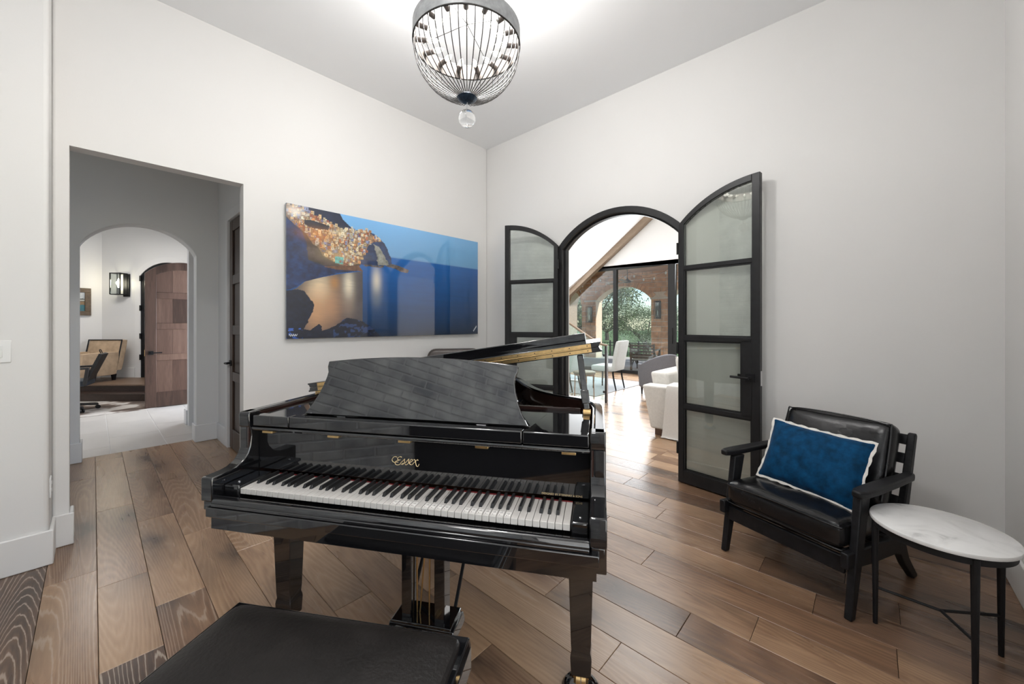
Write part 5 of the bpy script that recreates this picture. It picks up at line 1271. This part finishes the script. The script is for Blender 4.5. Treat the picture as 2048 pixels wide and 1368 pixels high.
for k in range(4):
    a = PI / 4 + PI / 2 * k; MB().tube([(.17 * math.cos(a), .17 * math.sin(a), .43), (.18 * math.cos(a), .18 * math.sin(a), 0)], .009, 8).build('leg', MATS['copper'], sl)

# ------------------------------------------------------------------ patio and garden
struct(MB().box(GX + .1, 15.2, -2, 16, -.3, -.04).build('floor', M_PAVE), 'pale paved patio outside the glazing', 'patio')
struct(MB().box(GX + .05, 14.7, -2, 16, 3.30, 3.42).build('ceiling', M_SOFFIT), 'warm boarded soffit over the patio', 'ceiling')
SX = 14.0; AL, AR, ASP, AAP = 8.26, 5.95, 2.27, 2.80
def stone_wall(name, label, fn, u0, u1, z0, z1, t, arches, piers=()):
    """A stone wall in (u, z): mortar core, ashlar stones and voussoirs as separate pieces."""
    root = wall_panel(name, fn, u0, u1, z1, t, [(a, b, arc_fn(a, b, s_, ap), 20) for (a, b, s_, ap) in arches], M_STMORT, z0=z0)
    struct(root, label, 'wall')
    return root
def stone(fn, quad, parent, proud=.022):
    q = [(u, z) for u, z in quad]; cu_ = sum(p[0] for p in q) / 4; cz_ = sum(p[1] for p in q) / 4; g = .010
    sh = lambda p, k: (cu_ + (p[0] - cu_) * (1 - k / max(.05, abs(p[0] - cu_))), cz_ + (p[1] - cz_) * (1 - k / max(.05, abs(p[1] - cz_))))
    pr_ = proud * random.uniform(.5, 1.3)
    V = [fn(*sh(p, g), .003) for p in q] + [fn(*sh(p, g), -pr_ * .8) for p in q] + [fn(*sh(p, g + .010), -pr_) for p in q]
    F = [(8, 9, 10, 11)] + [(4 * k + i, 4 * k + (i + 1) % 4, 4 * k + 4 + (i + 1) % 4, 4 * k + 4 + i) for k in range(2) for i in range(4)]
    me = bpy.data.meshes.new('stone'); me.from_pydata(V, [], F); me.materials.append(random.choice((M_STONE, M_STONE, M_STONEB)))
    bm = bmesh.new(); bm.from_mesh(me); bmesh.ops.recalc_face_normals(bm, faces=bm.faces); bm.to_mesh(me); bm.free()
    o = bpy.data.objects.new('stone', me); COL.objects.link(o); o.parent = parent
def ashlar(fn, root, u0, u1, z0, z1, arches, ringw=.24, cap=None):
    random.seed(21); z = z0
    while z < z1 - .04:
        h = random.choice((.14, .17, .20, .24)); h = min(h, z1 - z)
        if cap and z < cap < z + h: h = max(cap - z, .05)
        u = u0
        while u < u1 - .02:
            w = random.choice((.28, .36, .45, .55)); w = min(w, u1 - u)
            if u1 - (u + w) < .12: w = u1 - u
            a, b = u, u + w; ok = True
            for (oa, ob, s_, ap) in arches:
                f_ = arc_fn(oa - ringw, ob + ringw, s_, ap + ringw)
                zt = z + h
                # trim against the opening below the spring, drop inside the ring above it
                if zt <= s_ + .02:
                    if a < ob and b > oa:
                        if a < oa: b = min(b, oa)
                        elif b > ob: a = max(a, ob)
                        else: ok = False
                else:
                    inside = lambda uu, zz: oa - ringw < uu < ob + ringw and zz < f_(uu)
                    if inside((a + b) / 2, z + h / 2): ok = False
            if ok and b - a > .05: stone(fn, [(a, z), (b, z), (b, z + h), (a, z + h)], root)
            u += w
        z += h
    for (oa, ob, s_, ap) in arches:
        hw = (ob - oa) / 2; rise = ap - s_; rad = (hw * hw + rise * rise) / (2 * rise); c_ = (oa + ob) / 2; zc_ = ap - rad; th_ = math.asin(min(1, hw / rad)); m = 19
        for k in range(m):
            t0, t1 = -th_ + 2 * th_ * k / m, -th_ + 2 * th_ * (k + 1) / m
            P = lambda r_, t_: (c_ + r_ * math.sin(t_), zc_ + r_ * math.cos(t_))
            stone(fn, [P(rad, t0), P(rad, t1), P(rad + ringw, t1), P(rad + ringw, t0)], root, .034)
sfn = lambda u, z, d: (SX + d, u, z)
arches = [(3.0, 5.30, ASP, AAP), (AR, AL, ASP, AAP)]
sw_ = stone_wall('wall_patio', 'brown sandstone patio wall with wide arches', sfn, 1.5, 8.75, -.04, 3.30, .48, arches)
ashlar(sfn, sw_, 4.2, 8.75, -.04, 3.30, [arches[0], arches[1]], cap=ASP)
mb = MB(); mb.box(SX - .05, SX + .5, 5.28, 5.97, ASP - .02, ASP + .05); struct(mb.build('trim_4', M_CAP, bevel=.01), 'pale stone capital on the pier right of the arch', 'capital')
mb = MB(); mb.box(SX - .05, SX + .5, 8.24, 8.8, ASP - .02, ASP + .05); struct(mb.build('trim_5', M_CAP, bevel=.01), 'pale stone capital on the pier left of the arch', 'capital')
# white sunlit plastered reveals of the arches
for (y, d) in ((AL, -1), (5.30, -1)):
    pass
# side wall at an angle
sd = Vector((.62, .785, 0)).normalized(); sn = Vector((sd.y, -sd.x, 0))
sfn2 = lambda u, z, d: (SX + .0 + sd.x * u + sn.x * d, 8.75 + sd.y * u + sn.y * d, z)
arch2 = [(.45, 2.3, 2.15, 2.75)]
sw2 = stone_wall('wall_patio_side', 'brown sandstone side wall of the patio with a smaller arch', sfn2, 0, 4.0, -.04, 3.30, .4, arch2)
sn = Vector((sd.y, -sd.x, 0))
ashlar(sfn2, sw2, 0, 3.2, -.04, 3.30, arch2, .2, cap=2.15)
def patio_lantern(loc, label):
    t = thing('patio_lantern', label, 'lantern', loc, 0, 'patio wall lanterns')
    MB().box(-.02, .0, -.09, .09, -.32, .32).build('back_plate', M_STEEL, t)
    mb = MB()
    for y in (-.09, .09):
        for x in (-.17, -.03): mb.box(x - .008, x + .008, y - .008, y + .008, -.30, .32)
    for z in (-.30, .32): mb.box(-.18, -.02, -.10, .10, z - .01, z + .01)
    mb.build('cage', M_STEEL, t); MB().box(-.15, -.05, -.07, .07, -.26, .28).build('glass_chimney', M_GLASS_RAIL, t)
    MB().lathe([(.015, 0), (.02, .12), (.006, .2)], (-.10, 0, -.2), 10).build('bulb', M_PLASTIC, t)
patio_lantern((SX - .03, 8.50, 1.72), 'black lantern on the pier left of the patio arch'); patio_lantern((SX - .03, 5.66, 1.85), 'black lantern on the pier right of the patio arch')
fan = thing('ceiling_fan', 'ceiling fan with long pale blades under the patio soffit', 'fan', (12.3, 6.05, 3.30))
MB().lathe([(.012, -.42), (.012, 0)], (0, 0, 0), 8).build('down_rod', M_STEEL, fan)
MB().lathe([(.10, -.56), (.14, -.52), (.05, -.45), (.02, -.40)], (0, 0, 0), 20).build('motor', M_STEEL, fan)
for k in range(3):
    a = R(-48) + 2 * PI * k / 3; MB().hexa([(.10, -.05, -.545), (.95, -.07, -.555), (.95, .07, -.535), (.10, .05, -.525)], [(.10, -.05, -.535), (.95, -.07, -.545), (.95, .07, -.525), (.10, .05, -.515)]).build('blade', M_BEAM, fan, rotz=a)
# string lights across the patio
slg = thing('string_lights', 'string of small clear bulbs strung across the patio', 'lights', (0, 0, 0))
pts = []
for k in range(25):
    f = k / 24; sag = .28 * abs(math.sin(f * PI * 3)); pts.append((12.7 + .3 * math.sin(f * 5), 9.2 - 4.6 * f, 3.16 - sag))
MB().tube(pts, .004, 5).build('cord', M_BLKMETAL, slg)
b0 = None
for k in range(1, 24, 2):
    p = pts[k]
    if b0 is None: b0 = MB().lathe([(.012, -.03), (.03, -.07), (.03, -.10), (.008, -.125)], (0, 0, 0), 10).build('bulb', M_PLASTIC, slg, loc=p)
    else: dup(b0, loc=p)
# patio lounge chair of timber with crossed sides, ottoman, glass sided table
pc = thing('patio_chair', 'timber patio chair with crossed side bars beyond the glazing', 'chair', (11.25, 4.95, -.04), R(100))
mb = MB()
for x in (-.33, .33):
    mb.beam((x, -.34, 0), (x, -.34, .62), .05, .05, (1, 0, 0)); mb.beam((x, .34, 0), (x, .42, .80), .05, .05, (1, 0, 0)); mb.beam((x, -.36, .62), (x, .42, .62), .06, .035); mb.beam((x, -.34, .10), (x, .36, .58), .03, .03, (1, 0, 0)); mb.beam((x, .34, .10), (x, -.34, .58), .03, .03, (1, 0, 0))
    mb.beam((x, -.34, .30), (x, .36, .30), .04, .05)
mb.build('frame', M_HALLDOOR, pc)
for k in range(5): MB().beam((-.33, .38 + .016 * k, .40 + .09 * k), (.33, .38 + .016 * k, .40 + .09 * k), .02, .05).build('back_slat', M_HALLDOOR, pc)
rbox(.62, .66, .14, (0, 0, .38), .04, .02).build('seat_cushion', M_SOFA, pc)
om = thing('patio_ottoman', 'low white cushioned ottoman on a timber base on the patio', 'ottoman', (11.3, 4.05, -.04))
MB().box(-.4, .4, -.45, .45, .02, .20).build('base', M_HALLDOOR, om); rbox(.82, .92, .2, (0, 0, .30), .05, .02).build('cushion', M_SOFA, om)
# garden
struct(MB().box(15.2, 120, -60, 110, -1.4, -.85).build('ground', M_GRASS), 'green lawn sloping away beyond the patio', 'lawn')
fe = thing('garden_fence', 'black iron picket fence along the garden edge', 'fence', (17.0, 0, -.85))
for k in range(9): MB().box(-.03, .03, 2.0 + 1.45 * k - .03, 2.0 + 1.45 * k + .03, 0, 1.40).build('post', M_BLKMETAL, fe)
for z in (.12, 1.14, 1.28): MB().box(-.015, .015, 2.0, 13.6, z, z + .035).build('rail', M_BLKMETAL, fe)
pk0 = MB().box(-.009, .009, -.009, .009, .05, 1.30).build('picket', M_BLKMETAL, fe, loc=(0, 2.13, 0))
for k in range(1, 88): dup(pk0, loc=(0, 2.13 + .13 * k, 0))
def tree(label, loc, h, spread, n, seed, mat, trunk_r=.25, squash=.8):
    rng = np.random.RandomState(seed); t = thing('tree', label, 'tree', loc)
    mb = MB(); mb.tube(smoothpath([(0, 0, 0), (.15, .1, h * .2), (-.1, .2, h * .42)], 4), trunk_r, 9, r2=trunk_r * .55)
    br = []
    for k in range(9):
        a = 2 * PI * k / 9 + rng.uniform(-.3, .3); l_ = spread * rng.uniform(.45, .85)
        e = Vector((l_ * math.cos(a), l_ * math.sin(a), h * rng.uniform(.48, .85))); br.append(e)
        mb.tube(smoothpath([(0, .05, h * .22), (e.x * .4, e.y * .4, h * .42), (e.x, e.y, e.z)], 4), trunk_r * .42, 6, r2=.03)
    mb.build('trunk', M_BARK, t)
    # leaf quads gathered in clumps
    cl = []
    for k in range(70):
        d = rng.normal(size=3); d /= np.linalg.norm(d); r_ = rng.uniform(.45, 1.0) ** .5
        cl.append(np.array([d[0] * spread * r_, d[1] * spread * r_, h * .62 + d[2] * h * .36 * r_ * squash]))
    cl = np.array(cl); ci = rng.randint(len(cl), size=n); c = cl[ci] + rng.normal(size=(n, 3)) * np.array([spread * .16, spread * .16, h * .055])
    a = rng.normal(size=(n, 3)); a /= np.linalg.norm(a, axis=1)[:, None]; b = np.cross(a, rng.normal(size=(n, 3))); b /= np.linalg.norm(b, axis=1)[:, None]
    s = rng.uniform(.055, .13, size=(n, 1)) * (h / 7)
    V = np.stack([c - a * s, c + b * s * .5, c + a * s, c - b * s * .5], 1).reshape(-1, 3)
    me = bpy.data.meshes.new('foliage'); me.from_pydata(V.tolist(), [], np.arange(4 * n).reshape(-1, 4).tolist()); me.materials.append(mat)
    o = bpy.data.objects.new('foliage', me); COL.objects.link(o); o.parent = t; o['kind'] = 'stuff'; return t
tree('large spreading live oak framed in the patio arch', (24.0, 15.0, -1.0), 6.6, 3.7, 24000, 1, M_LEAF2, .3)
tree('smaller rounded oak to the right inside the patio arch', (26.5, 11.6, -1.0), 3.7, 2.5, 11000, 2, M_LEAF, .2)
tree('dark bushy tree seen through the side arch', (20.5, 15.5, -1.0), 6.0, 2.6, 9000, 3, M_LEAF, .2)
tree('distant oak low behind the garden fence', (46, 25.5, -1.0), 5.5, 5.5, 9000, 4, M_LEAF, .3)
tree('distant oak at the right end of the view past the thick mullion', (44, 14.0, -1.0), 4.6, 4.6, 8000, 5, M_LEAF, .3)
tree('low shrubby tree right behind the garden fence', (19.3, 8.6, -1.0), 1.9, 1.5, 5000, 6, M_LEAF2, .08)
bpy.context.view_layer.update()
